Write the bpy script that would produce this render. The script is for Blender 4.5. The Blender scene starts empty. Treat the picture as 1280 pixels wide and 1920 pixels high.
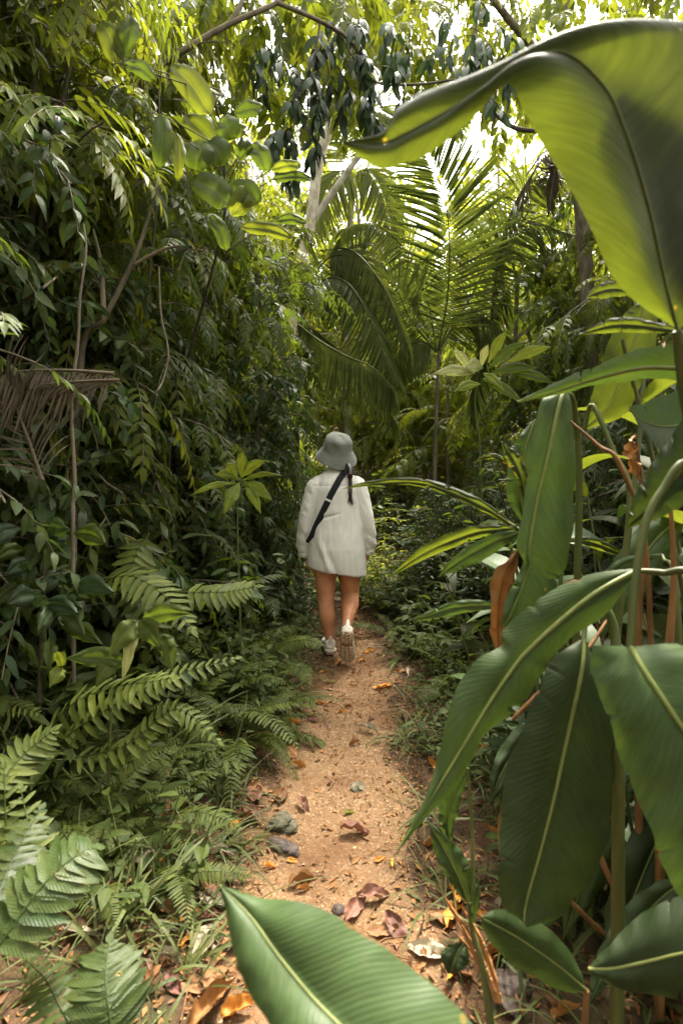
import bpy, bmesh, math, random
import numpy as np
from mathutils import Vector, Matrix
from mathutils.bvhtree import BVHTree

SC = bpy.context.scene
COL = SC.collection
R = math.radians

# ------------------------------------------------------------------ camera
CAM_H = 1.25
PITCH = R(3.58)
FPX = 960.0                                   # focal length in photo pixels (1280 x 1920)
cam_data = bpy.data.cameras.new("camera")
cam = bpy.data.objects.new("camera", cam_data)
COL.objects.link(cam)
cam.location = (0, 0, CAM_H)
cam.rotation_euler = (R(90) - PITCH, 0, 0)
cam_data.sensor_fit = 'VERTICAL'
cam_data.sensor_height = 36.0
cam_data.lens = 36.0 * FPX / 1920.0
cam_data.clip_start = 0.02
cam_data.clip_end = 800
cam_data.dof.use_dof = True
cam_data.dof.focus_distance = 3.3
cam_data.dof.aperture_fstop = 3.5
SC.camera = cam

# ------------------------------------------------------------------ light
SUN_EL, SUN_AZ = R(60), R(28)                 # sun ahead of the camera and to the right, behind thin cloud
world = bpy.data.worlds.new("World")
SC.world = world
world.use_nodes = True
wn, wl = world.node_tree.nodes, world.node_tree.links
bg = wn['Background']
sky = wn.new('ShaderNodeTexSky')
sky.sky_type = 'NISHITA'
sky.sun_disc = False
sky.sun_elevation = SUN_EL
sky.sun_rotation = SUN_AZ
sky.air_density = 1.0
sky.dust_density = 4.0
sky.ozone_density = 1.0
hs = wn.new('ShaderNodeHueSaturation')
hs.inputs['Saturation'].default_value = 0.18
hs.inputs['Value'].default_value = 1.0
mx = wn.new('ShaderNodeMix')
mx.data_type = 'RGBA'; mx.blend_type = 'MULTIPLY'
mx.inputs[0].default_value = 1.0
mx.inputs[7].default_value = (1.0, 0.965, 0.86, 1)   # thin warm cloud
wl.new(sky.outputs[0], hs.inputs['Color'])
wl.new(hs.outputs[0], mx.inputs[6])
wl.new(mx.outputs[2], bg.inputs[0])
bg.inputs[1].default_value = 0.15
sun_d = bpy.data.lights.new("sun", 'SUN')
sun = bpy.data.objects.new("sun", sun_d)
COL.objects.link(sun)
sv = Vector((math.sin(SUN_AZ) * math.cos(SUN_EL), math.cos(SUN_AZ) * math.cos(SUN_EL), math.sin(SUN_EL)))
sun.rotation_euler = sv.to_track_quat('Z', 'Y').to_euler()
sun.location = (0, 0, 20)
sun_d.energy = 1.8
sun_d.angle = R(6)
sun_d.color = (1.0, 0.93, 0.78)
SC.view_settings.view_transform = 'Standard'
SC.view_settings.look = 'None'
SC.view_settings.gamma = 1.0
SC.view_settings.exposure = 2.9
SC.render.engine = 'CYCLES'
SC.cycles.max_bounces = 7
SC.cycles.diffuse_bounces = 4
SC.cycles.glossy_bounces = 2
SC.cycles.transmission_bounces = 5
SC.cycles.use_denoising = True

# ------------------------------------------------------------------ helpers
cp, sp = math.cos(PITCH), math.sin(PITCH)
def W(px, py, d):
    """photo pixel + distance along the viewing axis -> point in the scene"""
    x = (px - 640.0) / FPX * d
    v = (960.0 - py) / FPX * d
    return np.array((x, d * cp + v * sp, CAM_H - d * sp + v * cp))
def ray_dir(px, py):
    return W(px, py, 1.0) - np.array((0, 0, CAM_H))

def vhash(ix, iy, seed):
    h = (ix * 374761393 + iy * 668265263 + int(seed) * 2147483647) & 0xFFFFFFFF
    h = ((h ^ (h >> 13)) * 1274126177) & 0xFFFFFFFF
    return ((h ^ (h >> 16)) & 0xFFFF) / 65535.0
def vnoise(x, y, seed=0):
    x = np.asarray(x, float); y = np.asarray(y, float)
    ix = np.floor(x).astype(np.int64); iy = np.floor(y).astype(np.int64)
    fx = x - ix; fy = y - iy
    fx = fx * fx * (3 - 2 * fx); fy = fy * fy * (3 - 2 * fy)
    a = vhash(ix, iy, seed); b = vhash(ix + 1, iy, seed)
    c = vhash(ix, iy + 1, seed); d = vhash(ix + 1, iy + 1, seed)
    return (a * (1 - fx) + b * fx) * (1 - fy) + (c * (1 - fx) + d * fx) * fy * 1.0
def fbm(x, y, seed=0, o=3):
    s, a = 0, 0.5
    for k in range(o):
        s = s + a * (vnoise(x * 2 ** k, y * 2 ** k, seed + k) - 0.5)
        a *= 0.5
    return s
def sstep(a, b, x):
    t = np.clip((np.asarray(x, float) - a) / (b - a), 0, 1)
    return t * t * (3 - 2 * t)

def path_centre(y):
    y = np.asarray(y, float)
    return np.interp(y, [-3, 1.2, 2.0, 3.7, 5.0, 7.0, 9.0, 12], [-.1, -.06, -.03, .10, .13, .30, .75, 1.6])
def terrain(x, y):
    x = np.asarray(x, float); y = np.asarray(y, float)
    u = x - path_centre(y)
    l = np.maximum(-u - 0.42, 0); r = np.maximum(u - 0.42, 0)
    z = 0.16 * l + 0.60 * np.maximum(l - 1.6, 0) - 0.76 * np.maximum(l - 9.0, 0) * 0.9
    z = z + 0.10 * r + 0.50 * np.maximum(r - 2.0, 0) - 0.60 * np.maximum(r - 9.0, 0) * 0.9
    z = z + 0.05 * np.maximum(y - 7.0, 0) + 0.35 * np.maximum(y - 12.0, 0) - 0.40 * np.maximum(y - 34.0, 0)
    z = z - 0.045 * np.exp(-(u / 0.3) ** 2)
    m = sstep(0.3, 0.8, np.abs(u))
    z = z + m * 0.16 * fbm(x * 1.3, y * 1.3, 3) + 0.035 * fbm(x * 5, y * 5, 9) + 0.010 * fbm(x * 21, y * 21, 5, 2)
    return z
def tz(x, y): return float(terrain(x, y))
def G(px, py):
    """the point of the ground seen at a photo pixel"""
    d = ray_dir(px, py); o = np.array((0, 0, CAM_H)); t = 0.3
    for _ in range(400):
        p = o + d * t
        if p[2] <= tz(p[0], p[1]): break
        t += 0.02
    return o + d * t

class MB:
    def __init__(s): s.v, s.f, s.uv, s.t, s.n = [], [], [], [], 0
    def add(s, v, f, uv=None, t=0.5):
        v = np.asarray(v, float).reshape(-1, 3); f = np.asarray(f, np.int64).reshape(-1, 4)
        s.v.append(v); s.f.append(f + s.n)
        s.uv.append(np.zeros((len(v), 2)) if uv is None else np.asarray(uv, float).reshape(-1, 2))
        s.t.append(np.full(len(v), t) if np.isscalar(t) else np.asarray(t, float).ravel())
        s.n += len(v)
    def mesh(s, name, mat, smooth=True):
        v = np.concatenate(s.v); f = np.concatenate(s.f); uv = np.concatenate(s.uv); t = np.concatenate(s.t)
        me = bpy.data.meshes.new(name)
        me.vertices.add(len(v)); me.vertices.foreach_set('co', v.astype(np.float32).ravel())
        me.loops.add(f.size); me.loops.foreach_set('vertex_index', f.ravel().astype(np.int32))
        me.polygons.add(len(f))
        me.polygons.foreach_set('loop_start', np.arange(0, f.size, 4, dtype=np.int32))
        me.polygons.foreach_set('loop_total', np.full(len(f), 4, dtype=np.int32))
        me.polygons.foreach_set('use_smooth', np.full(len(f), smooth, dtype=bool))
        me.update(calc_edges=True)
        ul = me.uv_layers.new(name='uv')
        ul.data.foreach_set('uv', uv[f.ravel()].astype(np.float32).ravel())
        a = me.attributes.new('tint', 'FLOAT', 'POINT')
        a.data.foreach_set('value', t.astype(np.float32))
        if mat: me.materials.append(mat)
        return me
    def obj(s, name, mat, parent=None, smooth=True):
        return link(name, s.mesh(name, mat, smooth), parent)

def link(name, me, parent=None):
    o = bpy.data.objects.new(name, me); COL.objects.link(o)
    if parent is not None: o.parent = parent
    return o
def tag(o, label, cat, group=None, kind=None):
    if label: o['label'] = label
    if cat: o['category'] = cat
    if group: o['group'] = group
    if kind: o['kind'] = kind
    return o
def thing(name, label, cat, loc=(0, 0, 0), rz=0, group=None, scale=1.0):
    o = bpy.data.objects.new(name, None); COL.objects.link(o)
    o.location = loc; o.rotation_euler = (0, 0, rz); o.scale = (scale,) * 3
    o.empty_display_size = 0.1
    return tag(o, label, cat, group)
def dup(root, loc, rz, scale=1.0, label=None, group=None, tilt=(0, 0)):
    """a copy of a thing with copies of its parts and their sub-parts"""
    r = root.copy(); COL.objects.link(r)
    r.location = loc; r.rotation_euler = (tilt[0], tilt[1], rz)
    r.scale = (scale,) * 3
    if label: r['label'] = label
    if group: r['group'] = group
    for ch in list(root.children):
        c = ch.copy(); COL.objects.link(c); c.parent = r
        for g in list(ch.children):
            d = g.copy(); COL.objects.link(d); d.parent = c
    return r
def drop(root):
    for ch in list(root.children_recursive): bpy.data.objects.remove(ch)
    bpy.data.objects.remove(root)

def nrm(v):
    v = np.asarray(v, float)
    return v / np.maximum(np.linalg.norm(v, axis=-1, keepdims=True), 1e-9)
def rail(pts, n):
    """smooth resampling of a polyline (Catmull-Rom) at n+1 points evenly spread over its nodes"""
    p = np.asarray(pts, float); k = len(p)
    if k == 2: return p[0] + (p[1] - p[0]) * np.linspace(0, 1, n + 1)[:, None]
    e = np.vstack([2 * p[0] - p[1], p, 2 * p[-1] - p[-2]])
    u = np.linspace(0, k - 1, n + 1); i = np.minimum(u.astype(int), k - 2); f = (u - i)[:, None]
    a, b, c, d = e[i], e[i + 1], e[i + 2], e[i + 3]
    return 0.5 * (2 * b + (c - a) * f + (2 * a - 5 * b + 4 * c - d) * f ** 2 + (3 * b - a - 3 * c + d) * f ** 3)
def grid_faces(nu, nv, wrap=False):
    """faces of (nu+1) rows of nv+1 (or nv when wrapped) points"""
    w = nv if wrap else nv + 1
    i, j = np.meshgrid(np.arange(nu), np.arange(nv), indexing='ij')
    a = i * w + j; b = i * w + (j + 1) % w
    return np.stack([a, b, b + w, a + w], -1).reshape(-1, 4)
def tube(mb, pts, rad, n=6, t=0.5, smooth=0):
    p = np.asarray(pts, float)
    if smooth: 
        m = smooth; r = np.interp(np.linspace(0, 1, m + 1), np.linspace(0, 1, len(np.atleast_1d(rad))), np.atleast_1d(rad)) if np.size(rad) > 1 else np.full(m + 1, rad)
        p = rail(p, m); rad = r
    k = len(p); rad = np.full(k, rad) if np.size(rad) == 1 else np.interp(np.linspace(0, 1, k), np.linspace(0, 1, np.size(rad)), rad)
    tg = nrm(np.gradient(p, axis=0))
    ref = np.array((0.31, 0.93, 0.2)) if abs(tg[0] @ np.array((0.31, 0.93, 0.2))) < 0.85 else np.array((0.9, 0.1, 0.4))
    a = nrm(np.cross(tg, ref)); b = np.cross(tg, a)
    th = np.linspace(0, 2 * math.pi, n, endpoint=False)
    v = p[:, None] + rad[:, None, None] * (np.cos(th)[None, :, None] * a[:, None] + np.sin(th)[None, :, None] * b[:, None])
    ln = np.concatenate([[0], np.cumsum(np.linalg.norm(np.diff(p, axis=0), axis=1))])
    uv = np.stack(np.broadcast_arrays(th[None] / 6.283, ln[:, None]), -1)
    mb.add(v, grid_faces(k - 1, n, True), uv, t)
    # end cap as a fan of quads onto a tip point
    for ring, q in ((v[-1], p[-1] + tg[-1] * rad[-1] * 0.3), (v[0], p[0] - tg[0] * rad[0] * 0.3)):
        if n % 2 == 0:
            vv = np.vstack([ring, q]); ff = [[i, (i + 1) % n, (i + 2) % n, n] for i in range(0, n, 2)]
            mb.add(vv, ff, None, t)

# ---- leaves in bulk --------------------------------------------------
def outline(kind, t):
    if kind == 'lance':  w = np.sin(np.pi * t ** 0.75) ** 0.95 * (1 - 0.30 * t)
    elif kind == 'ovate': w = np.sin(np.pi * t ** 0.62) ** 0.8 * (1 - 0.15 * t)
    elif kind == 'ellip': w = np.sin(np.pi * t ** 0.92) ** 0.72
    elif kind == 'obov':  w = np.sin(np.pi * t ** 1.45) ** 0.8
    elif kind == 'strap': w = np.minimum(1, t * 9) ** 0.6 * (1 - t ** 3.5) ** 0.8
    elif kind == 'pinna': w = np.where(t < 0.1, 0.5 + t * 4, 0.92 + 0.0 * t) * (1 - np.clip((t - 0.45) / 0.55, 0, 1) ** 2.2)
    else: w = np.sin(np.pi * t)
    w = np.clip(w, 0, None); return w / w.max()
def leaves(mb, P, D, U, L, Wd, kind='ellip', nl=5, nw=2, droop=0.5, fold=0.25, tint=0.5, wave=0.0, rng=None):
    P = np.asarray(P, float).reshape(-1, 3); N = len(P)
    if N == 0: return
    D = nrm(np.broadcast_to(np.asarray(D, float), (N, 3))); U = np.broadcast_to(np.asarray(U, float), (N, 3))
    S = np.cross(U, D); bad = np.linalg.norm(S, axis=1) < 1e-4; S = np.where(bad[:, None], np.array((1., 0, 0)), S); S = nrm(S)
    Nn = np.cross(D, S)
    L = np.broadcast_to(np.asarray(L, float), (N,)); Wd = np.broadcast_to(np.asarray(Wd, float), (N,))
    dr = np.broadcast_to(np.asarray(droop, float), (N,)); fo = np.broadcast_to(np.asarray(fold, float), (N,))
    tn = np.broadcast_to(np.asarray(tint, float), (N,))
    t = np.linspace(0, 1, nl + 1); w = np.maximum(outline(kind, t), 0.015)
    tm = (t[1:] + t[:-1]) / 2
    ang = dr[:, None] * tm[None]
    dx = np.cos(ang) / nl; dz = -np.sin(ang) / nl
    cx = np.concatenate([np.zeros((N, 1)), np.cumsum(dx, 1)], 1) * L[:, None]
    cz = np.concatenate([np.zeros((N, 1)), np.cumsum(dz, 1)], 1) * L[:, None]
    s = np.linspace(-1, 1, nw + 1)
    hw = 0.5 * Wd[:, None, None] * w[None, :, None]
    side = hw * s[None, None] * np.cos(fo)[:, None, None]
    up = hw * np.abs(s)[None, None] * np.sin(fo)[:, None, None]
    if wave:
        ph = (np.arange(N) * 2.39)[:, None, None]
        up = up + wave * L[:, None, None] * np.sin(t[None, :, None] * 11 + ph) * (np.abs(s) ** 1.5)[None, None]
    v = (P[:, None, None] + cx[:, :, None, None] * D[:, None, None] + (cz[:, :, None] + up)[..., None] * Nn[:, None, None]
         + side[..., None] * S[:, None, None])
    k = (nl + 1) * (nw + 1)
    f = grid_faces(nl, nw)[None] + (np.arange(N) * k)[:, None, None]
    uv = np.broadcast_to(np.stack(np.meshgrid(t, s * 0.5 + 0.5, indexing='ij'), -1)[..., ::-1][None], (N, nl + 1, nw + 1, 2))
    mb.add(v.reshape(-1, 3), f.reshape(-1, 4), uv.reshape(-1, 2), np.repeat(tn, k))

def arc(P, D, L, droop, n, U=(0, 0, 1)):
    """a stalk that starts along D and sinks as it goes: points and tangents"""
    D = nrm(D); g = np.array((0, 0, -1.0)); p = [np.asarray(P, float)]; tg = [D]
    for i in range(n):
        D = nrm(D + g * droop / n); p.append(p[-1] + D * L / n); tg.append(D)
    return np.array(p), np.array(tg)
def pinnate(mf, ms, P, D, L, pairs, ll, lw, droop, rng, kind='lance', nl=4, nw=2, spread=1.05, ldroop=0.5, tint=None, r=0.003, start=0.18, terminal=True, fold=0.25, up=(0, 0, 1.0)):
    p, tg = arc(P, D, L, droop, 8)
    if ms is not None: tube(ms, p, [r, r * 0.5], 4)
    u = np.linspace(start, 1.0, pairs)
    q = np.stack([np.interp(u * 8, np.arange(9), p[:, i]) for i in range(3)], 1)
    tt = nrm(np.stack([np.interp(u * 8, np.arange(9), tg[:, i]) for i in range(3)], 1))
    upv = np.asarray(up, float)
    S = nrm(np.cross(tt, upv)); N = np.cross(S, tt)
    size = (0.55 + 0.45 * np.sin(np.pi * np.clip(u * 0.95, 0, 1) ** 0.8))
    tn = rng.rand() if tint is None else tint
    for sg in (-1, 1):
        a = spread * (1 - 0.35 * u) + rng.randn(pairs) * 0.10
        d = tt * np.cos(a)[:, None] + sg * S * np.sin(a)[:, None] - np.array((0, 0, 1.0)) * (0.10 + 0.18 * rng.rand(pairs))[:, None]
        leaves(mf, q, d, N + 0.25 * rng.randn(pairs, 3), ll * size * (0.85 + 0.3 * rng.rand(pairs)), lw * size * (0.85 + 0.3 * rng.rand(pairs)),
               kind, nl, nw, ldroop * (0.4 + rng.rand(pairs)), fold, np.clip(tn + 0.15 * rng.randn(pairs), 0, 1))
    if terminal:
        leaves(mf, p[-1:], tg[-1:], N[-1:], ll * 0.8, lw * 0.8, kind, nl, nw, ldroop, fold, tn)

# ------------------------------------------------------------------ materials
def newmat(name):
    m = bpy.data.materials.new(name); m.use_nodes = True
    nt = m.node_tree; nt.nodes.clear()
    return m, nt.nodes, nt.links
def N(nodes, typ, **kw):
    n = nodes.new(typ)
    for k, v in kw.items(): setattr(n, k, v)
    return n
def mth(nodes, links, op, a, b=None, c=None, clamp=False):
    n = nodes.new('ShaderNodeMath'); n.operation = op; n.use_clamp = clamp
    for i, x in enumerate((a, b, c)):
        if x is None: continue
        if isinstance(x, (int, float)): n.inputs[i].default_value = x
        else: links.new(x, n.inputs[i])
    return n.outputs[0]
def mixc(nodes, links, f, a, b, mode='MIX'):
    n = nodes.new('ShaderNodeMix'); n.data_type = 'RGBA'; n.blend_type = mode
    for i, x in ((0, f), (6, a), (7, b)):
        if isinstance(x, (int, float)): n.inputs[i].default_value = x
        elif isinstance(x, tuple): n.inputs[i].default_value = (*x[:3], 1)
        else: links.new(x, n.inputs[i])
    return n.outputs[2]
def leaf_mat(name, c1, c2, ct, rough=0.45, trans=0.42, ribs=0.0, ribn=40, spots=0.25, rib_light=1.5, spec=0.28, hole=0.0, jitter=0.35, blot=(0.16, 0.13, 0.03)):
    m, nd, lk = newmat(name)
    at = N(nd, 'ShaderNodeAttribute', attribute_name='tint')
    oi = N(nd, 'ShaderNodeObjectInfo')
    uv = N(nd, 'ShaderNodeUVMap', uv_map='uv'); sx = N(nd, 'ShaderNodeSeparateXYZ'); lk.new(uv.outputs[0], sx.inputs[0])
    tc = N(nd, 'ShaderNodeTexCoord')
    col = mixc(nd, lk, at.outputs['Fac'], c1, c2)
    nz = N(nd, 'ShaderNodeTexNoise'); nz.inputs['Scale'].default_value = 9; nz.inputs['Detail'].default_value = 4
    lk.new(tc.outputs['Object'], nz.inputs['Vector'])
    val = mth(nd, lk, 'MULTIPLY_ADD', oi.outputs['Random'], jitter, 1 - jitter / 2)
    val = mth(nd, lk, 'MULTIPLY', val, mth(nd, lk, 'MULTIPLY_ADD', nz.outputs['Fac'], 0.9, 0.55))
    # midrib
    s = mth(nd, lk, 'ABSOLUTE', mth(nd, lk, 'MULTIPLY_ADD', sx.outputs[0], 2.0, -1.0))
    mid = mth(nd, lk, 'SUBTRACT', 1.0, mth(nd, lk, 'MULTIPLY', s, 14.0), clamp=True)
    val = mth(nd, lk, 'MULTIPLY', val, mth(nd, lk, 'MULTIPLY_ADD', mid, rib_light - 1, 1.0))
    ph = mth(nd, lk, 'ADD', mth(nd, lk, 'MULTIPLY', sx.outputs[1], float(ribn)), mth(nd, lk, 'MULTIPLY', s, -ribn * 0.16))
    ph0 = ph
    ph = mth(nd, lk, 'ADD', ph, mth(nd, lk, 'MULTIPLY', nz.outputs['Fac'], 2.2))
    wv = mth(nd, lk, 'SINE', mth(nd, lk, 'MULTIPLY', ph, 6.2832))
    if ribs:
        cv = N(nd, 'ShaderNodeCombineXYZ'); lk.new(mth(nd, lk, 'MULTIPLY', s, 2.5), cv.inputs[0]); lk.new(mth(nd, lk, 'MULTIPLY', ph0, 1.0), cv.inputs[1]); lk.new(oi.outputs['Random'], cv.inputs[2])
        n4 = N(nd, 'ShaderNodeTexNoise'); n4.inputs['Scale'].default_value = 1.1; n4.inputs['Detail'].default_value = 5; lk.new(cv.outputs[0], n4.inputs['Vector'])
        val = mth(nd, lk, 'MULTIPLY', val, mth(nd, lk, 'MULTIPLY_ADD', n4.outputs['Fac'], 0.9, 0.55))
        val = mth(nd, lk, 'MULTIPLY', val, mth(nd, lk, 'MULTIPLY_ADD', wv, 0.07 * ribs, 1.0))
    vm = N(nd, 'ShaderNodeVectorMath', operation='SCALE'); lk.new(col, vm.inputs[0]); lk.new(val, vm.inputs['Scale'])
    col = vm.outputs[0]
    # old spots and yellowing with shapes of their own
    n2 = N(nd, 'ShaderNodeTexNoise'); n2.inputs['Scale'].default_value = 26; n2.inputs['Detail'].default_value = 3
    lk.new(tc.outputs['Object'], n2.inputs['Vector'])
    sp_ = mth(nd, lk, 'MULTIPLY', mth(nd, lk, 'SUBTRACT', n2.outputs['Fac'], 0.64), 12.0, clamp=True)
    col = mixc(nd, lk, mth(nd, lk, 'MULTIPLY', sp_, spots), col, blot)
    if hole:
        eg = mth(nd, lk, 'MULTIPLY', mth(nd, lk, 'SUBTRACT', mth(nd, lk, 'ADD', s, mth(nd, lk, 'MULTIPLY', mth(nd, lk, 'SUBTRACT', nz.outputs['Fac'], 0.62), 0.9)), 0.985), 30.0, clamp=True)
        col = mixc(nd, lk, eg, col, (0.17, 0.09, 0.03))
        vo = N(nd, 'ShaderNodeTexVoronoi'); vo.inputs['Scale'].default_value = 39; lk.new(tc.outputs['Object'], vo.inputs['Vector'])
        vs = N(nd, 'ShaderNodeSeparateXYZ'); lk.new(vo.outputs['Color'], vs.inputs[0])
        rad = mth(nd, lk, 'MULTIPLY', mth(nd, lk, 'SUBTRACT', vs.outputs[0], 1 - hole), 0.20 / hole, clamp=True)
        dd = mth(nd, lk, 'SUBTRACT', rad, vo.outputs['Distance'])
        col = mixc(nd, lk, mth(nd, lk, 'MULTIPLY', mth(nd, lk, 'ADD', dd, 0.05), mth(nd, lk, 'GREATER_THAN', rad, 0.03)), col, (0.20, 0.12, 0.03)) if False else col
        rim = mth(nd, lk, 'MULTIPLY', mth(nd, lk, 'GREATER_THAN', dd, -0.07), mth(nd, lk, 'GREATER_THAN', rad, 0.02))
        col = mixc(nd, lk, mth(nd, lk, 'MULTIPLY', rim, 0.75), col, (0.24, 0.17, 0.04))
        hol = mth(nd, lk, 'GREATER_THAN', dd, 0.0)
    pr = N(nd, 'ShaderNodeBsdfPrincipled')
    lk.new(col, pr.inputs['Base Color'])
    n3 = mth(nd, lk, 'MULTIPLY_ADD', n2.outputs['Fac'], 0.3, rough - 0.15)
    lk.new(n3, pr.inputs['Roughness']); pr.inputs['Specular IOR Level'].default_value = spec
    tr = N(nd, 'ShaderNodeBsdfTranslucent')
    tcol = N(nd, 'ShaderNodeVectorMath', operation='MULTIPLY'); lk.new(col, tcol.inputs[0]); tcol.inputs[1].default_value = ct
    lk.new(tcol.outputs[0], tr.inputs['Color'])
    bp = N(nd, 'ShaderNodeBump'); bp.inputs['Strength'].default_value = (0.10 + 0.14 * ribs) if ribs else 0.25; bp.inputs['Distance'].default_value = 0.002 if ribs else 0.003
    hgt = mth(nd, lk, 'ADD', mth(nd, lk, 'MULTIPLY', wv, 0.35 if ribs else 0.25), nz.outputs['Fac'])
    lk.new(hgt, bp.inputs['Height']); lk.new(bp.outputs[0], pr.inputs['Normal'])
    ms = N(nd, 'ShaderNodeMixShader'); ms.inputs[0].default_value = trans
    lk.new(pr.outputs[0], ms.inputs[1]); lk.new(tr.outputs[0], ms.inputs[2])
    res = ms.outputs[0]
    if hole:
        tp = N(nd, 'ShaderNodeBsdfTransparent'); m2 = N(nd, 'ShaderNodeMixShader'); lk.new(hol, m2.inputs[0]); lk.new(res, m2.inputs[1]); lk.new(tp.outputs[0], m2.inputs[2]); res = m2.outputs[0]
    out = N(nd, 'ShaderNodeOutputMaterial'); lk.new(res, out.inputs[0])
    return m
def plain_mat(name, c1, c2, scale=20, rough=0.7, bump=0.3, dist=0.004, stretch=(1, 1, 1), spec=0.3, lo=0.35, hi=0.65, rnd=0.3):
    m, nd, lk = newmat(name)
    tc = N(nd, 'ShaderNodeTexCoord'); mp = N(nd, 'ShaderNodeMapping'); mp.inputs['Scale'].default_value = stretch
    lk.new(tc.outputs['Object'], mp.inputs[0])
    nz = N(nd, 'ShaderNodeTexNoise'); nz.inputs['Scale'].default_value = scale; nz.inputs['Detail'].default_value = 6; nz.inputs['Roughness'].default_value = 0.6
    lk.new(mp.outputs[0], nz.inputs['Vector'])
    mr = N(nd, 'ShaderNodeMapRange'); mr.inputs[1].default_value = lo; mr.inputs[2].default_value = hi
    lk.new(nz.outputs['Fac'], mr.inputs[0])
    at = N(nd, 'ShaderNodeAttribute', attribute_name='tint'); oi = N(nd, 'ShaderNodeObjectInfo')
    col = mixc(nd, lk, mr.outputs[0], c1, c2)
    v = mth(nd, lk, 'MULTIPLY_ADD', oi.outputs['Random'], rnd, 1 - rnd / 2)
    v = mth(nd, lk, 'MULTIPLY', v, mth(nd, lk, 'MULTIPLY_ADD', at.outputs['Fac'], 0.6, 0.7))
    vm = N(nd, 'ShaderNodeVectorMath', operation='SCALE'); lk.new(col, vm.inputs[0]); lk.new(v, vm.inputs['Scale'])
    pr = N(nd, 'ShaderNodeBsdfPrincipled'); lk.new(vm.outputs[0], pr.inputs['Base Color'])
    pr.inputs['Roughness'].default_value = rough; pr.inputs['Specular IOR Level'].default_value = spec
    bp = N(nd, 'ShaderNodeBump'); bp.inputs['Strength'].default_value = bump; bp.inputs['Distance'].default_value = dist
    lk.new(nz.outputs['Fac'], bp.inputs['Height']); lk.new(bp.outputs[0], pr.inputs['Normal'])
    out = N(nd, 'ShaderNodeOutputMaterial'); lk.new(pr.outputs[0], out.inputs[0])
    return m

M = {}
M['sun_painted_leaf']   = leaf_mat('sun_painted_foliage', (0.082, 0.112, 0.020), (0.145, 0.165, 0.028), (1.8, 1.7, 0.6), trans=0.5, spec=.2)  # brighter yellow base colour paints the sunlit look into the crowns
M['far_leaf']   = leaf_mat('far_sun_painted_foliage', (0.13, 0.165, 0.030), (0.22, 0.24, 0.045), (1.7, 1.6, 0.6), trans=0.58, spec=.15)  # raised albedo paints a sunlit glow into the distant foliage
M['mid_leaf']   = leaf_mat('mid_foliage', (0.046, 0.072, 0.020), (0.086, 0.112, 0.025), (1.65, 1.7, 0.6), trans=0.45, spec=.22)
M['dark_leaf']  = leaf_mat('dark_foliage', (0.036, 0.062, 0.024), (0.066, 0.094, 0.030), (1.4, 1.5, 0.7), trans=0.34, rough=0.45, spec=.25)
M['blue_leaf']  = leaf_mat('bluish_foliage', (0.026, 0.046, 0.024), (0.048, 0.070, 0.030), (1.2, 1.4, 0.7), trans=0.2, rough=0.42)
M['fern_big']   = leaf_mat('fern_rippled', (0.030, 0.052, 0.015), (0.058, 0.080, 0.019), (1.5, 1.5, 0.7), trans=0.3, rough=0.45, ribs=1.0, ribn=11, hole=.04)
M['fern']       = leaf_mat('fern_green', (0.046, 0.070, 0.016), (0.115, 0.135, 0.022), (1.5, 1.5, 0.7), trans=0.35, rough=0.5)
M['palm']       = leaf_mat('palm_green', (0.050, 0.072, 0.022), (0.095, 0.112, 0.032), (1.8, 1.7, 0.6), trans=0.45, rough=0.6, spec=.12)
M['dead_palm']  = leaf_mat('dead_frond', (0.075, 0.060, 0.042), (0.13, 0.105, 0.075), (1.1, 1.0, 0.8), trans=0.1, rough=0.7)
M['grass']      = leaf_mat('grass_green', (0.05, 0.075, 0.022), (0.12, 0.13, 0.04), (1.4, 1.4, 0.7), trans=0.3)
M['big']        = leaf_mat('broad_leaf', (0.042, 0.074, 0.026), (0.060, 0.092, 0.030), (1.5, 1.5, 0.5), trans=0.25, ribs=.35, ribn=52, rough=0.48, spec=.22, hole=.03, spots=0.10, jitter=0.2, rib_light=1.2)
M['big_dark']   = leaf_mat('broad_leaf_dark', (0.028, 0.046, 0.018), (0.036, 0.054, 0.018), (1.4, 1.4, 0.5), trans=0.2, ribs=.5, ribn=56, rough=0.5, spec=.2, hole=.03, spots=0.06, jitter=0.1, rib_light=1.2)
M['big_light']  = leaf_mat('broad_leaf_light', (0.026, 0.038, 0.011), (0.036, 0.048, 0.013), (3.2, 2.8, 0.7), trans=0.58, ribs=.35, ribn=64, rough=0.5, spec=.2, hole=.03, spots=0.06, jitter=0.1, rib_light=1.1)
M['dry_leaf']   = leaf_mat('dry_leaf', (0.20, 0.10, 0.05), (0.36, 0.17, 0.05), (1.1, 0.9, 0.6), trans=0.12, rough=0.6, spots=0.4, blot=(0.08, 0.04, 0.02), jitter=0.7, rib_light=1.15)
M['orange_leaf'] = leaf_mat('orange_leaf', (0.46, 0.17, 0.03), (0.60, 0.27, 0.04), (1.1, 0.9, 0.5), trans=0.2, rough=0.5, spots=0.5, blot=(0.25, 0.07, 0.02), jitter=0.3, rib_light=1.1)
M['yellow_leaf'] = leaf_mat('yellow_leaf', (0.55, 0.36, 0.05), (0.62, 0.42, 0.06), (1.1, 1.0, 0.5), trans=0.3, spots=0.4, blot=(0.3, 0.13, 0.02), jitter=0.2)
M['pink_leaf']  = leaf_mat('pinkish_dead_leaf', (0.22, 0.105, 0.07), (0.15, 0.06, 0.045), (1.1, 0.9, 0.7), trans=0.1, rough=0.5, spots=0.6, blot=(0.10, 0.045, 0.05), jitter=0.5, rib_light=1.1)
M['pale_leaf']  = leaf_mat('bleached_leaf', (0.40, 0.34, 0.25), (0.30, 0.24, 0.17), (1, 1, .9), trans=0.1, rough=0.7, spots=0.5, blot=(0.12, 0.09, 0.06), jitter=0.4, rib_light=1.1)
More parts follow.
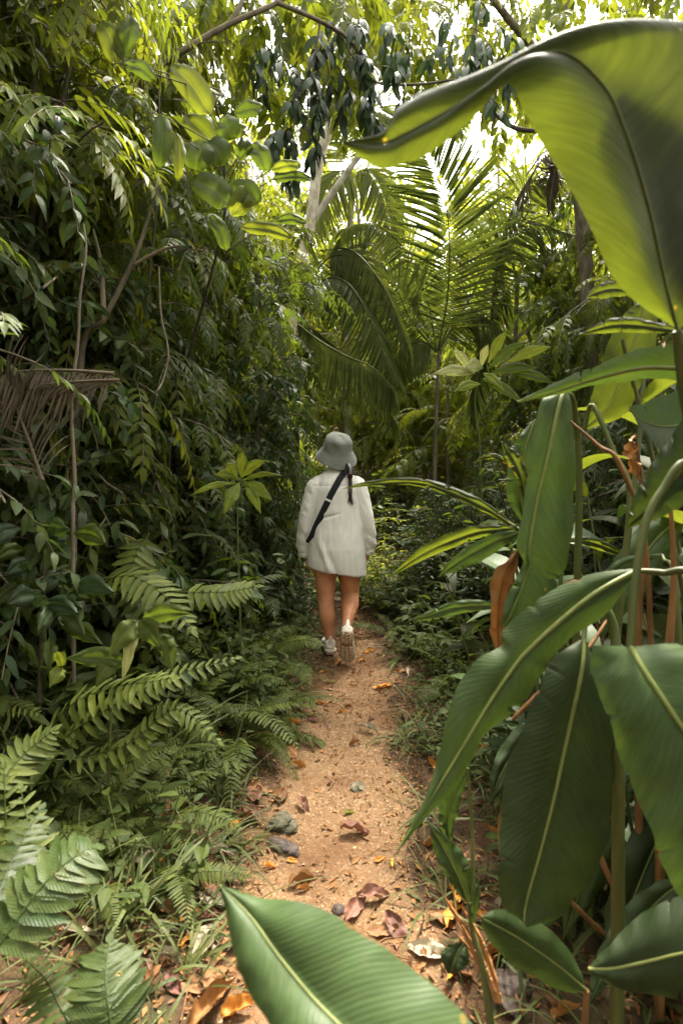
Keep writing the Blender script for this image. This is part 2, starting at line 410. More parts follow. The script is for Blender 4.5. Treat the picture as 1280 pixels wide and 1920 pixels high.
M['lime_leaf']  = leaf_mat('lime_leaf', (0.14, 0.20, 0.03), (0.22, 0.25, 0.04), (1.5, 1.4, 0.6), trans=0.4, spots=0.3)
M['cream_leaf'] = leaf_mat('creamy_leaf', (0.30, 0.32, 0.13), (0.36, 0.36, 0.16), (1.2, 1.2, 0.8), trans=0.4, spots=0.2)
M['stem']       = plain_mat('green_stem', (0.07, 0.09, 0.025), (0.11, 0.12, 0.04), 30, 0.5, stretch=(1, 1, .15))
M['rib']        = plain_mat('leaf_midrib', (0.15, 0.18, 0.05), (0.21, 0.23, 0.07), 40, 0.45, bump=0.1)
M['dry_stem']   = plain_mat('dry_stem', (0.12, 0.06, 0.025), (0.27, 0.14, 0.055), 40, 0.7, stretch=(1, 1, .15))
M['bark']       = plain_mat('grey_brown_bark', (0.07, 0.055, 0.04), (0.19, 0.16, 0.115), 14, 0.85, 0.6, 0.01, (1, 1, .35))
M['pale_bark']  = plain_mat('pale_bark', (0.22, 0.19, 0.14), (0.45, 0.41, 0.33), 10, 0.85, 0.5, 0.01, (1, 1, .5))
M['twig']       = plain_mat('dark_twig', (0.035, 0.028, 0.02), (0.09, 0.07, 0.045), 25, 0.8)
M['stone']      = plain_mat('mossy_stone', (0.045, 0.045, 0.025), (0.17, 0.15, 0.10), 28, 0.8, 0.8, 0.01)
M['log']        = plain_mat('dark_wood', (0.03, 0.022, 0.02), (0.13, 0.09, 0.07), 24, 0.55, 0.6, 0.01, (1, .3, 1))

# ------------------------------------------------------------------ the setting: ground and path
def ground_mat():
    m, nd, lk = newmat('earth')
    at = N(nd, 'ShaderNodeAttribute', attribute_name='tint'); tc = N(nd, 'ShaderNodeTexCoord')
    def noise(s, d=5, r=0.6):
        n = N(nd, 'ShaderNodeTexNoise'); n.inputs['Scale'].default_value = s; n.inputs['Detail'].default_value = d
        n.inputs['Roughness'].default_value = r; lk.new(tc.outputs['Object'], n.inputs['Vector']); return n.outputs['Fac']
    big, mid, fine, grit = noise(2.2), noise(11), noise(60, 4, 0.7), noise(210, 3, 0.7)
    vo = N(nd, 'ShaderNodeTexVoronoi'); vo.inputs['Scale'].default_value = 130; lk.new(tc.outputs['Object'], vo.inputs['Vector'])
    vs = N(nd, 'ShaderNodeSeparateXYZ'); lk.new(vo.outputs['Color'], vs.inputs[0])
    def ramp(f, lo, hi):
        r = N(nd, 'ShaderNodeMapRange'); r.inputs[1].default_value = lo; r.inputs[2].default_value = hi; lk.new(f, r.inputs[0]); return r.outputs[0]
    sand = mixc(nd, lk, ramp(mid, .3, .7), (0.205, 0.118, 0.061), (0.125, 0.066, 0.033))
    sand = mixc(nd, lk, ramp(grit, .38, .66), sand, (0.29, 0.178, 0.095))
    sand = mixc(nd, lk, ramp(fine, .56, .72), sand, (0.15, 0.07, 0.032))
    pale = mth(nd, lk, 'GREATER_THAN', vs.outputs[0], 0.88); dark = mth(nd, lk, 'LESS_THAN', vs.outputs[0], 0.13)
    sand = mixc(nd, lk, mth(nd, lk, 'MULTIPLY', pale, 0.35), sand, (0.50, 0.37, 0.23))
    sand = mixc(nd, lk, mth(nd, lk, 'MULTIPLY', dark, 0.5), sand, (0.13, 0.07, 0.035))
    sand = mixc(nd, lk, ramp(big, .50, .66), sand, (0.13, 0.060, 0.028))
    soil = mixc(nd, lk, ramp(mid, .35, .65), (0.035, 0.022, 0.013), (0.085, 0.046, 0.024))
    soil = mixc(nd, lk, ramp(fine, .5, .7), soil, (0.13, 0.07, 0.035))
    soil = mixc(nd, lk, ramp(big, .52, .7), soil, (0.05, 0.06, 0.022))
    f = mth(nd, lk, 'ADD', at.outputs['Fac'], mth(nd, lk, 'MULTIPLY_ADD', mid, 1.1, -0.55))
    f = mth(nd, lk, 'ADD', f, mth(nd, lk, 'MULTIPLY_ADD', fine, 0.7, -0.35))
    col = mixc(nd, lk, ramp(f, .25, .70), soil, sand)
    pr = N(nd, 'ShaderNodeBsdfPrincipled'); lk.new(col, pr.inputs['Base Color'])
    pr.inputs['Roughness'].default_value = 0.9; pr.inputs['Specular IOR Level'].default_value = 0.2
    h = mth(nd, lk, 'ADD', mth(nd, lk, 'MULTIPLY', mid, 2.5), mth(nd, lk, 'ADD', fine, mth(nd, lk, 'MULTIPLY', grit, 0.5)))
    h = mth(nd, lk, 'ADD', h, mth(nd, lk, 'MULTIPLY', vs.outputs[0], 0.25))
    bp = N(nd, 'ShaderNodeBump'); bp.inputs['Strength'].default_value = 0.8; bp.inputs['Distance'].default_value = 0.008
    lk.new(h, bp.inputs['Height']); lk.new(bp.outputs[0], pr.inputs['Normal'])
    out = N(nd, 'ShaderNodeOutputMaterial'); lk.new(pr.outputs[0], out.inputs[0])
    return m
M['earth'] = ground_mat()
def path_mask(x, y):
    u = np.abs(np.asarray(x) - path_centre(y))
    hw = np.interp(y, [0, 1.2, 2.0, 3.5, 4.6, 9], [.25, .25, .25, .19, .07, .03])
    e = u - hw + 0.34 * fbm(np.asarray(x) * 4, np.asarray(y) * 4, 31)
    return 1 - sstep(-0.16, 0.16, e)
def make_ground():
    gx = np.unique(np.concatenate([np.arange(-1.6, 1.7, 0.022), np.arange(-6, 6.1, 0.15), np.arange(-30, 31, 1.5), np.arange(-120, 121, 12)]).round(3))
    gy = np.unique(np.concatenate([np.arange(0.3, 6.0, 0.025), np.arange(-4, 14, 0.15), np.arange(-30, 60, 1.5), np.arange(-60, 160, 12)]).round(3))
    X, Y = np.meshgrid(gx, gy, indexing='ij'); Z = terrain(X, Y); K = path_mask(X, Y)
    v = np.stack([X, Y, Z], -1).reshape(-1, 3); f = grid_faces(len(gx) - 1, len(gy) - 1)[:, ::-1]
    f = f[:, [3, 2, 1, 0]][:, ::-1] if False else f
    k = K.ravel(); c = v[f].mean(1)
    on = (k[f].mean(1) > 0.5) & (c[:, 1] > -3) & (c[:, 1] < 11)
    for nm, sel in (('path', on), ('ground', ~on)):
        mb = MB(); ff = f[sel]; u, inv = np.unique(ff, return_inverse=True)
        mb.add(v[u], inv.reshape(-1, 4), v[u][:, :2], k[u])
        o = mb.obj(nm, M['earth']); o['kind'] = 'structure'
        if nm == 'path': o['label'] = 'narrow sandy orange footpath strewn with fallen leaves'
        else: o['label'] = 'dark humus forest floor banking up on both sides of the path'
        me = o.data
        if me.polygons[0].normal.z < 0: me.flip_normals()
make_ground()

# ------------------------------------------------------------------ the hiker
def loft(mb, rings, n=24, cap=True):
    """rings: list of (centre, axis a vector, axis b vector) ellipses"""
    th = np.linspace(0, 2 * math.pi, n, endpoint=False)
    vs = [np.asarray(c, float) + np.cos(th)[:, None] * np.asarray(a, float) + np.sin(th)[:, None] * np.asarray(b, float) for c, a, b in rings]
    v = np.concatenate(vs); mb.add(v, grid_faces(len(rings) - 1, n, True), None, .5)
    if cap:
        for ring, c in ((vs[0], rings[0][0]), (vs[-1], rings[-1][0])):
            vv = np.vstack([ring, np.asarray(c, float)]); mb.add(vv, [[i, (i + 1) % n, (i + 2) % n, n] for i in range(0, n, 2)])
def limb(mb, pts, rx, ry=None, n=20, m=24, side=(1, 0, 0)):
    """a tapering limb along a smooth line, radii in the side and the depth direction"""
    ry = rx if ry is None else ry
    p = rail(pts, m); k = np.linspace(0, 1, m + 1)
    a = np.interp(k, np.linspace(0, 1, len(rx)), rx); b = np.interp(k, np.linspace(0, 1, len(ry)), ry)
    tg = nrm(np.gradient(p, axis=0)); s = nrm(np.asarray(side, float) - (tg @ np.asarray(side, float))[:, None] * tg); o = np.cross(tg, s)
    loft(mb, [(p[i], s[i] * a[i], o[i] * b[i]) for i in range(m + 1)], n)
def remeshed(name, mb, voxel, smooth_it=6, fac=0.5, fn=None, mat=None, parent=None, label=None):
    """weld the overlapping lofts into ONE continuous closed surface"""
    me = mb.mesh(name + '_raw', None)
    bm = bmesh.new(); bm.from_mesh(me); bmesh.ops.recalc_face_normals(bm, faces=bm.faces); bm.to_mesh(me); bm.free()
    o = bpy.data.objects.new(name + '_raw', me); COL.objects.link(o)
    md = o.modifiers.new('r', 'REMESH'); md.mode = 'VOXEL'; md.voxel_size = voxel; md.use_smooth_shade = True
    sm = o.modifiers.new('s', 'SMOOTH'); sm.iterations = smooth_it; sm.factor = fac
    dg = bpy.context.evaluated_depsgraph_get(); dg.update()
    nm = bpy.data.meshes.new_from_object(o.evaluated_get(dg))
    bpy.data.objects.remove(o); bpy.data.meshes.remove(me)
    nm.name = name; nm.materials.clear()
    if mat: nm.materials.append(mat)
    k = len(nm.vertices); co = np.empty(k * 3, np.float32); nm.vertices.foreach_get('co', co); co = co.reshape(-1, 3).astype(float)
    no = np.empty(k * 3, np.float32); nm.vertices.foreach_get('normal', no); no = no.reshape(-1, 3)
    if fn is not None: nm.vertices.foreach_set('co', fn(co, no).astype(np.float32).ravel())
    nm.polygons.foreach_set('use_smooth', np.ones(len(nm.polygons), bool))
    for a in list(nm.attributes):
        if a.name == 'tint': nm.attributes.remove(a)
    a = nm.attributes.new('tint', 'FLOAT', 'POINT'); a.data.foreach_set('value', np.full(k, .5, np.float32))
    nm.update()
    return link(name, nm, parent)

def skin_mat():
    m, nd, lk = newmat('tanned_skin')
    tc = N(nd, 'ShaderNodeTexCoord'); nz = N(nd, 'ShaderNodeTexNoise'); nz.inputs['Scale'].default_value = 11; nz.inputs['Detail'].default_value = 6
    lk.new(tc.outputs['Object'], nz.inputs['Vector'])
    mr = N(nd, 'ShaderNodeMapRange'); mr.inputs[1].default_value = .3; mr.inputs[2].default_value = .7; lk.new(nz.outputs['Fac'], mr.inputs[0])
    col = mixc(nd, lk, mr.outputs[0], (0.46, 0.18, 0.085), (0.64, 0.31, 0.165))
    pr = N(nd, 'ShaderNodeBsdfPrincipled'); lk.new(col, pr.inputs['Base Color']); pr.inputs['Roughness'].default_value = 0.42
    pr.inputs['Subsurface Weight'].default_value = 0.12; pr.inputs['Subsurface Radius'].default_value = (0.02, 0.008, 0.004)
    pr.inputs['Subsurface Scale'].default_value = 0.5; pr.inputs['Specular IOR Level'].default_value = 0.45
    out = N(nd, 'ShaderNodeOutputMaterial'); lk.new(pr.outputs[0], out.inputs[0]); return m
def cloth_mat(name, c1, c2, scale=600, crinkle=0.5, rough=0.9):
    m, nd, lk = newmat(name)
    tc = N(nd, 'ShaderNodeTexCoord'); mp = N(nd, 'ShaderNodeMapping'); mp.inputs['Scale'].default_value = (1, 1, 0.06)
    lk.new(tc.outputs['Object'], mp.inputs[0])
    w = N(nd, 'ShaderNodeTexNoise'); w.inputs['Scale'].default_value = 95; w.inputs['Detail'].default_value = 3; lk.new(mp.outputs[0], w.inputs['Vector'])
    f = N(nd, 'ShaderNodeTexNoise'); f.inputs['Scale'].default_value = scale; lk.new(tc.outputs['Object'], f.inputs['Vector'])
    mr = N(nd, 'ShaderNodeMapRange'); mr.inputs[1].default_value = .35; mr.inputs[2].default_value = .65; lk.new(w.outputs['Fac'], mr.inputs[0])
    col = mixc(nd, lk, mr.outputs[0], c1, c2)
    pr = N(nd, 'ShaderNodeBsdfPrincipled'); lk.new(col, pr.inputs['Base Color']); pr.inputs['Roughness'].default_value = rough
    pr.inputs['Specular IOR Level'].default_value = 0.15; pr.inputs['Sheen Weight'].default_value = 0.15
    h = mth(nd, lk, 'ADD', mth(nd, lk, 'MULTIPLY', w.outputs['Fac'], 1.0), mth(nd, lk, 'MULTIPLY', f.outputs['Fac'], 0.3))
    bp = N(nd, 'ShaderNodeBump'); bp.inputs['Strength'].default_value = crinkle; bp.inputs['Distance'].default_value = 0.004
    lk.new(h, bp.inputs['Height']); lk.new(bp.outputs[0], pr.inputs['Normal'])
    tr = N(nd, 'ShaderNodeBsdfTranslucent'); lk.new(col, tr.inputs['Color'])
    ms = N(nd, 'ShaderNodeMixShader'); ms.inputs[0].default_value = 0.08; lk.new(pr.outputs[0], ms.inputs[1]); lk.new(tr.outputs[0], ms.inputs[2])
    out = N(nd, 'ShaderNodeOutputMaterial'); lk.new(ms.outputs[0], out.inputs[0]); return m
M['skin'] = skin_mat()
M['shirt'] = cloth_mat('crinkled_linen', (0.65, 0.635, 0.585), (0.72, 0.705, 0.655))
M['collar'] = cloth_mat('collar_linen', (0.58, 0.60, 0.58), (0.62, 0.64, 0.62), crinkle=.2)
M['hat'] = cloth_mat('hat_canvas', (0.185, 0.192, 0.172), (0.215, 0.222, 0.198), 500, 0.2)
M['strap'] = cloth_mat('black_webbing', (0.008, 0.009, 0.012), (0.014, 0.015, 0.018), 900, 0.3, 0.7)
M['shoe'] = plain_mat('cream_shoe_leather', (0.70, 0.67, 0.59), (0.78, 0.75, 0.67), 40, 0.6, 0.15, .002, rnd=0)
M['sole'] = plain_mat('dusty_rubber', (0.42, 0.29, 0.17), (0.60, 0.50, 0.36), 45, 0.8, 0.3, .002, rnd=0)
M['midsole'] = plain_mat('cream_rubber', (0.60, 0.53, 0.42), (0.70, 0.65, 0.54), 30, 0.7, 0.1, .002, rnd=0)
M['tread'] = plain_mat('brown_tread', (0.16, 0.085, 0.04), (0.34, 0.22, 0.12), 60, 0.85, 0.3, .002, rnd=0)
M['hair'] = plain_mat('dark_hair', (0.010, 0.007, 0.006), (0.030, 0.019, 0.014), 120, 0.4, 0.6, .002, (1, 1, .08), spec=.5, rnd=0)
M['hair_tie'] = plain_mat('plum_hair_tie', (0.05, 0.018, 0.025), (0.09, 0.04, 0.045), 60, .7, rnd=0)
M['metal'] = plain_mat('pale_buckle', (0.5, 0.5, 0.5), (0.6, 0.6, 0.6), 20, .35, 0, rnd=0)
M['eye'] = plain_mat('dark_eye', (0.02, 0.012, 0.01), (0.05, 0.03, 0.02), 20, .2, 0, rnd=0)
M['shorts'] = cloth_mat('dark_shorts', (0.015, 0.016, 0.02), (0.025, 0.026, 0.03))

PX, PY = -0.03, 3.70
PZ = tz(0.0, 3.6) 
hiker = thing('person', 'hiker seen from behind in pale oversized shirt and grey-green bucket hat', 'person', (PX - .005, PY, PZ + .012), scale=1.035)
def make_hiker():
    b = MB()
    # legs: left planted, right pushing off with the heel raised (x to the right, y away from the camera)
    limb(b, [(-.075, 0, .80), (-.082, .00, .62), (-.078, .0, .45), (-.074, -.012, .36), (-.066, -.018, .28), (-.052, .0, .15), (-.046, .005, .07), (-.046, .0, .035)],
         [.095, .085, .064, .057, .058, .036, .033, .03], [.105, .095, .070, .062, .060, .040, .040, .035])
    limb(b, [(.085, .0, .80), (.088, .03, .62), (.094, .070, .465), (.095, .050, .405), (.093, -.02, .365), (.080, -.120, .315), (.069, -.185, .270), (.066, -.205, .250)],
         [.095, .086, .066, .062, .062, .042, .035, .031], [.105, .095, .070, .063, .060, .042, .040, .036])
    # feet inside the shoes
    limb(b, [(-.046, -.02, .045), (-.048, .08, .035), (-.052, .17, .025)], [.03, .036, .03], [.032, .025, .015], m=8)
    limb(b, [(.066, -.225, .248), (.066, -.208, .165), (.068, -.178, .082)], [.028, .034, .03], [.026, .018, .012], m=8)
    # trunk, neck, head
    loft(b, [((0, .0, .66), (.09, 0, 0), (0, .07, 0)), ((0, .0, .72), (.165, 0, 0), (0, .105, 0)), ((0, .0, .80), (.165, 0, 0), (0, .11, 0)), ((0, .01, .92), (.125, 0, 0), (0, .085, 0)),
             ((0, .01, 1.05), (.135, 0, 0), (0, .095, 0)), ((0, .0, 1.18), (.155, 0, 0), (0, .10, 0)), ((0, .0, 1.26), (.14, 0, 0), (0, .08, 0)), ((0, .0, 1.30), (.07, 0, 0), (0, .055, 0))])
    limb(b, [(0, .0, 1.25), (-.0, .01, 1.33), (0, .03, 1.42)], [.058, .048, .05], m=8)
    hx, hy, hz = .0, .035, 1.45
    loft(b, [((hx, hy + .03, hz - .115), (.02, 0, 0), (0, .02, 0)), ((hx, hy + .022, hz - .095), (.045, 0, 0), (0, .055, 0)), ((hx, hy + .01, hz - .05), (.063, 0, 0), (0, .082, 0)), ((hx, hy, hz), (.072, 0, 0), (0, .092, 0)),
             ((hx, hy, hz + .045), (.071, 0, 0), (0, .092, 0)), ((hx, hy - .005, hz + .085), (.055, 0, 0), (0, .07, 0)), ((hx, hy - .005, hz + .105), (.02, 0, 0), (0, .025, 0))])
    limb(b, [(hx, hy + .088, hz + .015), (hx, hy + .104, hz - .02), (hx, hy + .088, hz - .036)], [.009, .015, .010], m=6, n=10)   # nose
    limb(b, [(hx - .02, hy + .078, hz - .062), (hx, hy + .086, hz - .060), (hx + .02, hy + .078, hz - .062)], [.006, .009, .006], m=6, n=10, side=(0, 0, 1))  # lips
    for s in (-1, 1): limb(b, [(hx + s * .072, hy - .01, hz + .022), (hx + s * .080, hy - .015, hz), (hx + s * .071, hy - .005, hz - .03)], [.010, .013, .008], [.016, .022, .012], m=6, n=10)
    # arms and hands
    for s, sh, el, wr, hd in ((-1, (-.130, 0, 1.235), (-.195, -.02, .96), (-.222, .03, .735), (-.210, .055, .655)),
                              (1, (.130, 0, 1.235), (.190, -.015, .97), (.219, .04, .755), (.210, .075, .68))):
        sh, el, wr, hd = map(np.array, (sh, el, wr, hd))
        limb(b, [sh, (sh + el) / 2, el, (el * .6 + wr * .4), wr], [.05, .042, .036, .034, .024], m=16)
        dv = nrm(hd - wr); inn = np.array((-s, 0, 0.)); fw = np.cross(dv, inn) * s
        fw = np.array((0, 1., 0)) - dv * dv[1]; fw = nrm(fw)
        limb(b, [wr, wr + dv * .035, wr + dv * .075, hd + dv * .0], [.022, .032, .040, .038], [.020, .017, .016, .013], m=8, n=14, side=fw)
        for k, (off, ln) in enumerate(((-.030, .058), (-.010, .070), (.010, .074), (.029, .066))):
            p0 = hd + fw * off - dv * .012
            p1 = p0 + dv * (ln * .5) + inn * .006 + fw * off * .12; p2 = p1 + dv * (ln * .32) + inn * .018; p3 = p2 + dv * (ln * .16) + inn * .020
            limb(b, [p0, p1, p2, p3], [.0088, .0082, .0074, .006], m=9, n=8)
        q0 = wr + dv * .030 + fw * .028
        limb(b, [q0, q0 + fw * .022 + dv * .026 + inn * .010, q0 + fw * .026 + dv * .055 + inn * .020, q0 + fw * .022 + dv * .074 + inn * .028], [.013, .0105, .0095, .007], m=9, n=8)
    body = remeshed('body', b, .0045, 4, .5, mat=M['skin'], parent=hiker)
    for s in (-1, 1):
        e = MB(); limb(e, [(hx + s * .030 - .014, hy + .079, hz + .012), (hx + s * .030, hy + .083, hz + .013), (hx + s * .030 + .014, hy + .079, hz + .012)], [.003, .006, .003], m=6, n=8, side=(0, 0, 1))
        e.obj('eye', M['eye'], hiker)
    # shorts under the shirt
    q = MB(); loft(q, [((0, 0, .86), (.15, 0, 0), (0, .11, 0)), ((0, 0, .74), (.178, 0, 0), (0, .125, 0)), ((0, 0, .715), (.176, 0, 0), (0, .125, 0)), ((0, 0, .69), (.172, 0, 0), (0, .12, 0))])
    remeshed('shorts', q, .01, 4, mat=M['shorts'], parent=hiker)
    # shirt: trunk of the shirt closed by an inner skin, two full sleeves
    s = MB()
    def ring(z, w, d, cy=0.0, cx=0.0, tilt=0.0):
        return ((cx, cy, z), (w, 0, tilt * w), (0, d, 0))
    loft(s, [ring(.74, .16, .11, 0, 0), ring(.66, .185, .135, 0, 0, -.10), ring(.617, .198, .150, -.005, .0, -.14), ring(.605, .205, .158, -.008, .0, -.17), ring(.620, .210, .164, -.010, 0, -.17), ring(.68, .209, .165, -.012, .0, -.10),
             ring(.77, .203, .164, -.012), ring(.88, .192, .152, -.008), ring(.98, .190, .138, -.004), ring(1.08, .184, .130, 0), ring(1.17, .172, .122, 0), ring(1.235, .152, .105, 0),
             ring(1.275, .125, .085, .0), ring(1.305, .085, .068, .003), ring(1.33, .058, .058, .006), ring(1.338, .045, .045, .008)], 48)
    for sg, pts in ((-1, [(-.080, 0, 1.232), (-.136, 0, 1.198), (-.170, -.008, 1.10), (-.198, -.015, .99), (-.222, .0, .87), (-.232, .018, .79), (-.229, .03, .748), (-.226, .034, .725)]),
                    (1, [(.080, 0, 1.232), (.134, 0, 1.198), (.166, -.006, 1.10), (.194, -.012, .99), (.216, .005, .88), (.228, .025, .80), (.226, .036, .765), (.222, .04, .742)])):
        limb(s, pts, [.055, .072, .068, .063, .058, .052, .043, .040], [.055, .080, .074, .068, .064, .056, .046, .042], 28, 30)
    def folds(co, no):
        x, y, z = co.T; side = no[:, 0]; sleeve = sstep(.175, .205, np.abs(x) + .10 * (z - .9)); back = sstep(0.15, .7, -no[:, 1])
        d = 0.012 * fbm(x * 13 + z * 4 + 3, z * 3.2 - x * 5, 11, 2) + 0.007 * fbm(x * 26 - z * 7, z * 8 + x * 4, 14, 2) + 0.004 * fbm(x * 60, z * 7, 12, 2)
        d = d * (1 - sleeve)
        d += (1 - sleeve) * (0.013 * np.exp(-((x + .075 + .35 * (z - .72)) / .022) ** 2) * sstep(.60, .66, z) * (1 - sstep(.74, .92, z)) - 0.010 * np.exp(-((x + .042 + .35 * (z - .72)) / .024) ** 2) * (1 - sstep(.66, .84, z)))
        d += (1 - sleeve) * (-0.010) * np.exp(-((z - 1.0 - .25 * (x + .05)) / .010) ** 2) * np.exp(-((x + .05) / .06) ** 2)
        d += (1 - sleeve) * (-0.007) * np.exp(-((z - 1.205) / .006) ** 2) * back * .5
        d += sleeve * (0.011 * fbm(x * 9 + y * 16, z * 17 + x * 30, 17, 2) + 0.008 * fbm(y * 12 + z * 30 + x * 20, z * 12, 19, 2) + 0.003 * np.sin(z * 78 + x * 55) * sstep(1.0, .80, z))
        d += .004 * fbm(x * 17 + z * 9, z * 17 - x * 9 + y * 6, 23, 2)
        return co + no * d[:, None]
    shirt = remeshed('shirt', s, .0055, 5, .5, folds, M['shirt'], hiker)
    nv = len(shirt.data.vertices); co = np.empty(nv * 3, np.float32); shirt.data.vertices.foreach_get('co', co); co = co.reshape(-1, 3)
    # hem and cuffs
    def band(name, c, a, bb, w, mat, par, h=(0, 0, 1), n=40, wav=.004):
        mb = MB(); th = np.linspace(0, 2 * math.pi, n, endpoint=False); h = nrm(np.array(h, float))
        rows = []
        for u, k in ((-w / 2, .96), (-w / 2, 1.0), (0, 1.035), (w / 2, 1.0), (w / 2, .96)):
            rows.append(np.asarray(c) + h * u + k * (np.cos(th)[:, None] * np.asarray(a) + np.sin(th)[:, None] * np.asarray(bb)) + wav * np.sin(th * 5)[:, None] * h)
        mb.add(np.concatenate(rows), grid_faces(4, n, True)); return mb.obj(name, mat, par)
    band('cuff', (-.226, .035, .722), (.047, 0, 0), (0, .049, 0), .044, M['shirt'], shirt, (-.1, -.1, 1))
    band('cuff', (.221, .041, .742), (.046, 0, 0), (0, .049, 0), .044, M['shirt'], shirt, (.1, -.1, 1))
    band('collar', (.0, .008, 1.335), (.062, 0, .0), (0, .062, .012), .050, M['collar'], shirt)
    # crossbody strap lying on the shirt, from beside the neck round to the flank
    dg = bpy.context.evaluated_depsgraph_get(); bvh = BVHTree.FromObject(shirt, dg)
    def on_back(x, z):
        h = bvh.ray_cast(Vector((x, -1.1, z + .5)), Vector((0, 1, -.5)))
        return np.array(h[0]) if h[0] is not None else None
    pts = []
    for u in np.linspace(0, 1, 26):
        x = .068 + (-.168 - .068) * u; z = 1.345 + (.865 - 1.345) * u
        p = on_back(x, z)
        if p is not None: pts.append(p)
    pts = np.array(pts); pts[:, 1] = np.convolve(np.pad(pts[:, 1], 3, 'edge'), np.ones(7) / 7, 'valid') - .007; pts[:, 2] += .004
    over = np.array([(pts[0] + np.array((.008, .04, .018))), (pts[0] + np.array((.010, .09, .0)))]); low = np.array([(pts[-1] + np.array((-.030, .05, -.05))), (pts[-1] + np.array((-.02, .13, -.05)))])
    line = np.vstack([over[::-1], pts, low]); tg = nrm(np.gradient(line, axis=0))
    nn = nrm(np.cross(np.cross(tg, np.array((0, -1, 0.))), tg)); nn = nrm(nn + np.array((0, 0, .7)) * np.exp(-np.arange(len(nn)) / 4.0)[:, None]); sd = nrm(np.cross(tg, nn)); hw = .0215; th_ = .0018
    mb = MB(); rows = np.stack([line - sd * hw - nn * th_, line - sd * hw + nn * th_, line + sd * hw + nn * th_, line + sd * hw - nn * th_], 1)
    mb.add(rows.reshape(-1, 3), grid_faces(len(line) - 1, 4, True)); mb.obj('bag_strap', M['strap'], hiker, False)
    q = line[15]; mb = MB()
    for dz in (0,): 
        a, c = sd[15] * .026, tg[15] * .007; nq = nn[15] * .006
        bx = [q + sx * a + sy * c + sz * nq for sz in (-.6, 1) for sx, sy in ((-1, -1), (1, -1), (1, 1), (-1, 1))]
        mb.add(bx, [[0, 1, 2, 3], [7, 6, 5, 4], [0, 4, 5, 1], [1, 5, 6, 2], [2, 6, 7, 3], [3, 7, 4, 0]])
    mb.obj('buckle', M['metal'], hiker, False)
    # small sling bag on the far side
    mb = MB(); limb(mb, [(-.06, .165, .98), (.0, .185, .93), (.06, .165, .88)], [.05, .062, .05], [.02, .035, .02], m=10, side=(.5, 0, 1))
    mb.obj('sling_bag', M['strap'], hiker)
    # bucket hat tipped back a little
    hat = bpy.data.objects.new('bucket_hat', None)
    prof = [(.0, .118), (.03, .117), (.058, .110), (.078, .096), (.088, .078), (.0915, .05), (.094, .018), (.0955, .006), (.0975, .000), (.108, -.018), (.122, -.042), (.137, -.068), (.1385, -.071), (.1365, -.071), (.120, -.045), (.104, -.018), (.093, -.002), (.090, .02), (.086, .05), (.082, .08), (.0, .11)]
    th = np.linspace(0, 2 * math.pi, 72, endpoint=False); rows = []
    for i, (r, z) in enumerate(prof):
        x = r * np.cos(th); y = r * 1.06 * np.sin(th); zz = np.full_like(th, z)
        crown = sstep(-.0, .03, z) * (1 if i < 17 else .6)
        brim = sstep(0, -.05, z)
        dent = -.014 * np.exp(-((th - 4.55) / .55) ** 2) * sstep(.01, .035, z) * (1 - sstep(.07, .09, z)) + .0025 * np.sin(th * 3 + 1) * crown + .003 * np.sin(th * 5 + .4 + z * 40) * crown
        k = 1 + dent / max(r, .03); x = x * k; y = y * k
        zz = zz - .007 * np.exp(-((th - 5.1) / .6) ** 2) * sstep(.05, .1, z)
        zz = zz + brim * (.010 * np.sin(th * 2 + .5) + .004 * np.sin(th * 5))
        rows.append(np.stack([x, y, zz], 1))
    mb = MB(); mb.add(np.concatenate(rows), grid_faces(len(prof) - 1, 72, True))
    ho = mb.obj('bucket_hat', M['hat'], hiker); bpy.data.objects.remove(hat)
    ho.location = (.004, .006, 1.456); ho.rotation_euler = (R(30), R(4), R(8)); ho.scale = (1.06, 1.03, .96)
    sb = MB(); tube(sb, [(.0945 * math.cos(t), .0945 * 1.06 * math.sin(t), .007) for t in np.linspace(0, 6.283, 49)], .0022, 6); sb.obj('stitched_seam', M['hat'], ho)
    for rr, zz in ((.110, -.020), (.121, -.040), (.131, -.057)):
        sb = MB(); tube(sb, [(rr * math.cos(t), rr * 1.06 * math.sin(t), zz + .010 * math.sin(t * 2 + .5) * float(sstep(0, -.05, zz)) + .003) for t in np.linspace(0, 6.283, 49)], .0007, 4); sb.obj('stitched_seam', M['hat'], ho)
    # hair: nape under the hat and a tail over the shoulder
    hb = MB()
    limb(hb, [(.00, -.020, 1.455), (.01, -.022, 1.415), (.02, -.022, 1.375), (.045, -.035, 1.348)], [.066, .062, .052, .026], [.035, .034, .032, .020], m=14)
    limb(hb, [(.045, -.030, 1.358), (.080, -.060, 1.338), (.092, -.092, 1.308), (.092, -.118, 1.27)], [.022, .022, .019, .0155], m=12, n=12)
    rngh = np.random.RandomState(4)
    hair = hb.obj('hair', M['hair'], hiker)
    pb = MB(); z0 = 1.29
    for k in range(9):
        z = 1.272 - k * .015; yy = (on_back(.094, z)[1] if on_back(.094, z) is not None else -.13) - .012
        for sg in (-1, 1): limb(pb, [(.093 + sg * .010, yy, z + .010), (.093 + sg * .003, yy - .006, z), (.093 - sg * .006, yy, z - .012)], [.006, .0095, .006], m=6, n=8)
    for k in range(26):
        a = rngh.randn() * .010; yy = (on_back(.095, 1.13)[1]) - .010
        tube(pb, [(.093 + a * .3, yy, 1.15), (.096 + a, yy - .002, 1.115), (.100 + a * 1.7, yy, 1.075 + .02 * rngh.rand())], [.0022, .0012], 4)
    for k in range(40):
        a = rngh.rand() * 2 - 1; tube(pb, [(.06 + .02 * a, -.055, 1.345), (.085 + .03 * a, -.09, 1.325 - .02 * rngh.rand()), (.10 + .05 * a, -.10, 1.30 - .05 * rngh.rand())], [.0014, .0006], 4)
    pb.obj('braid', M['hair'], hiker)
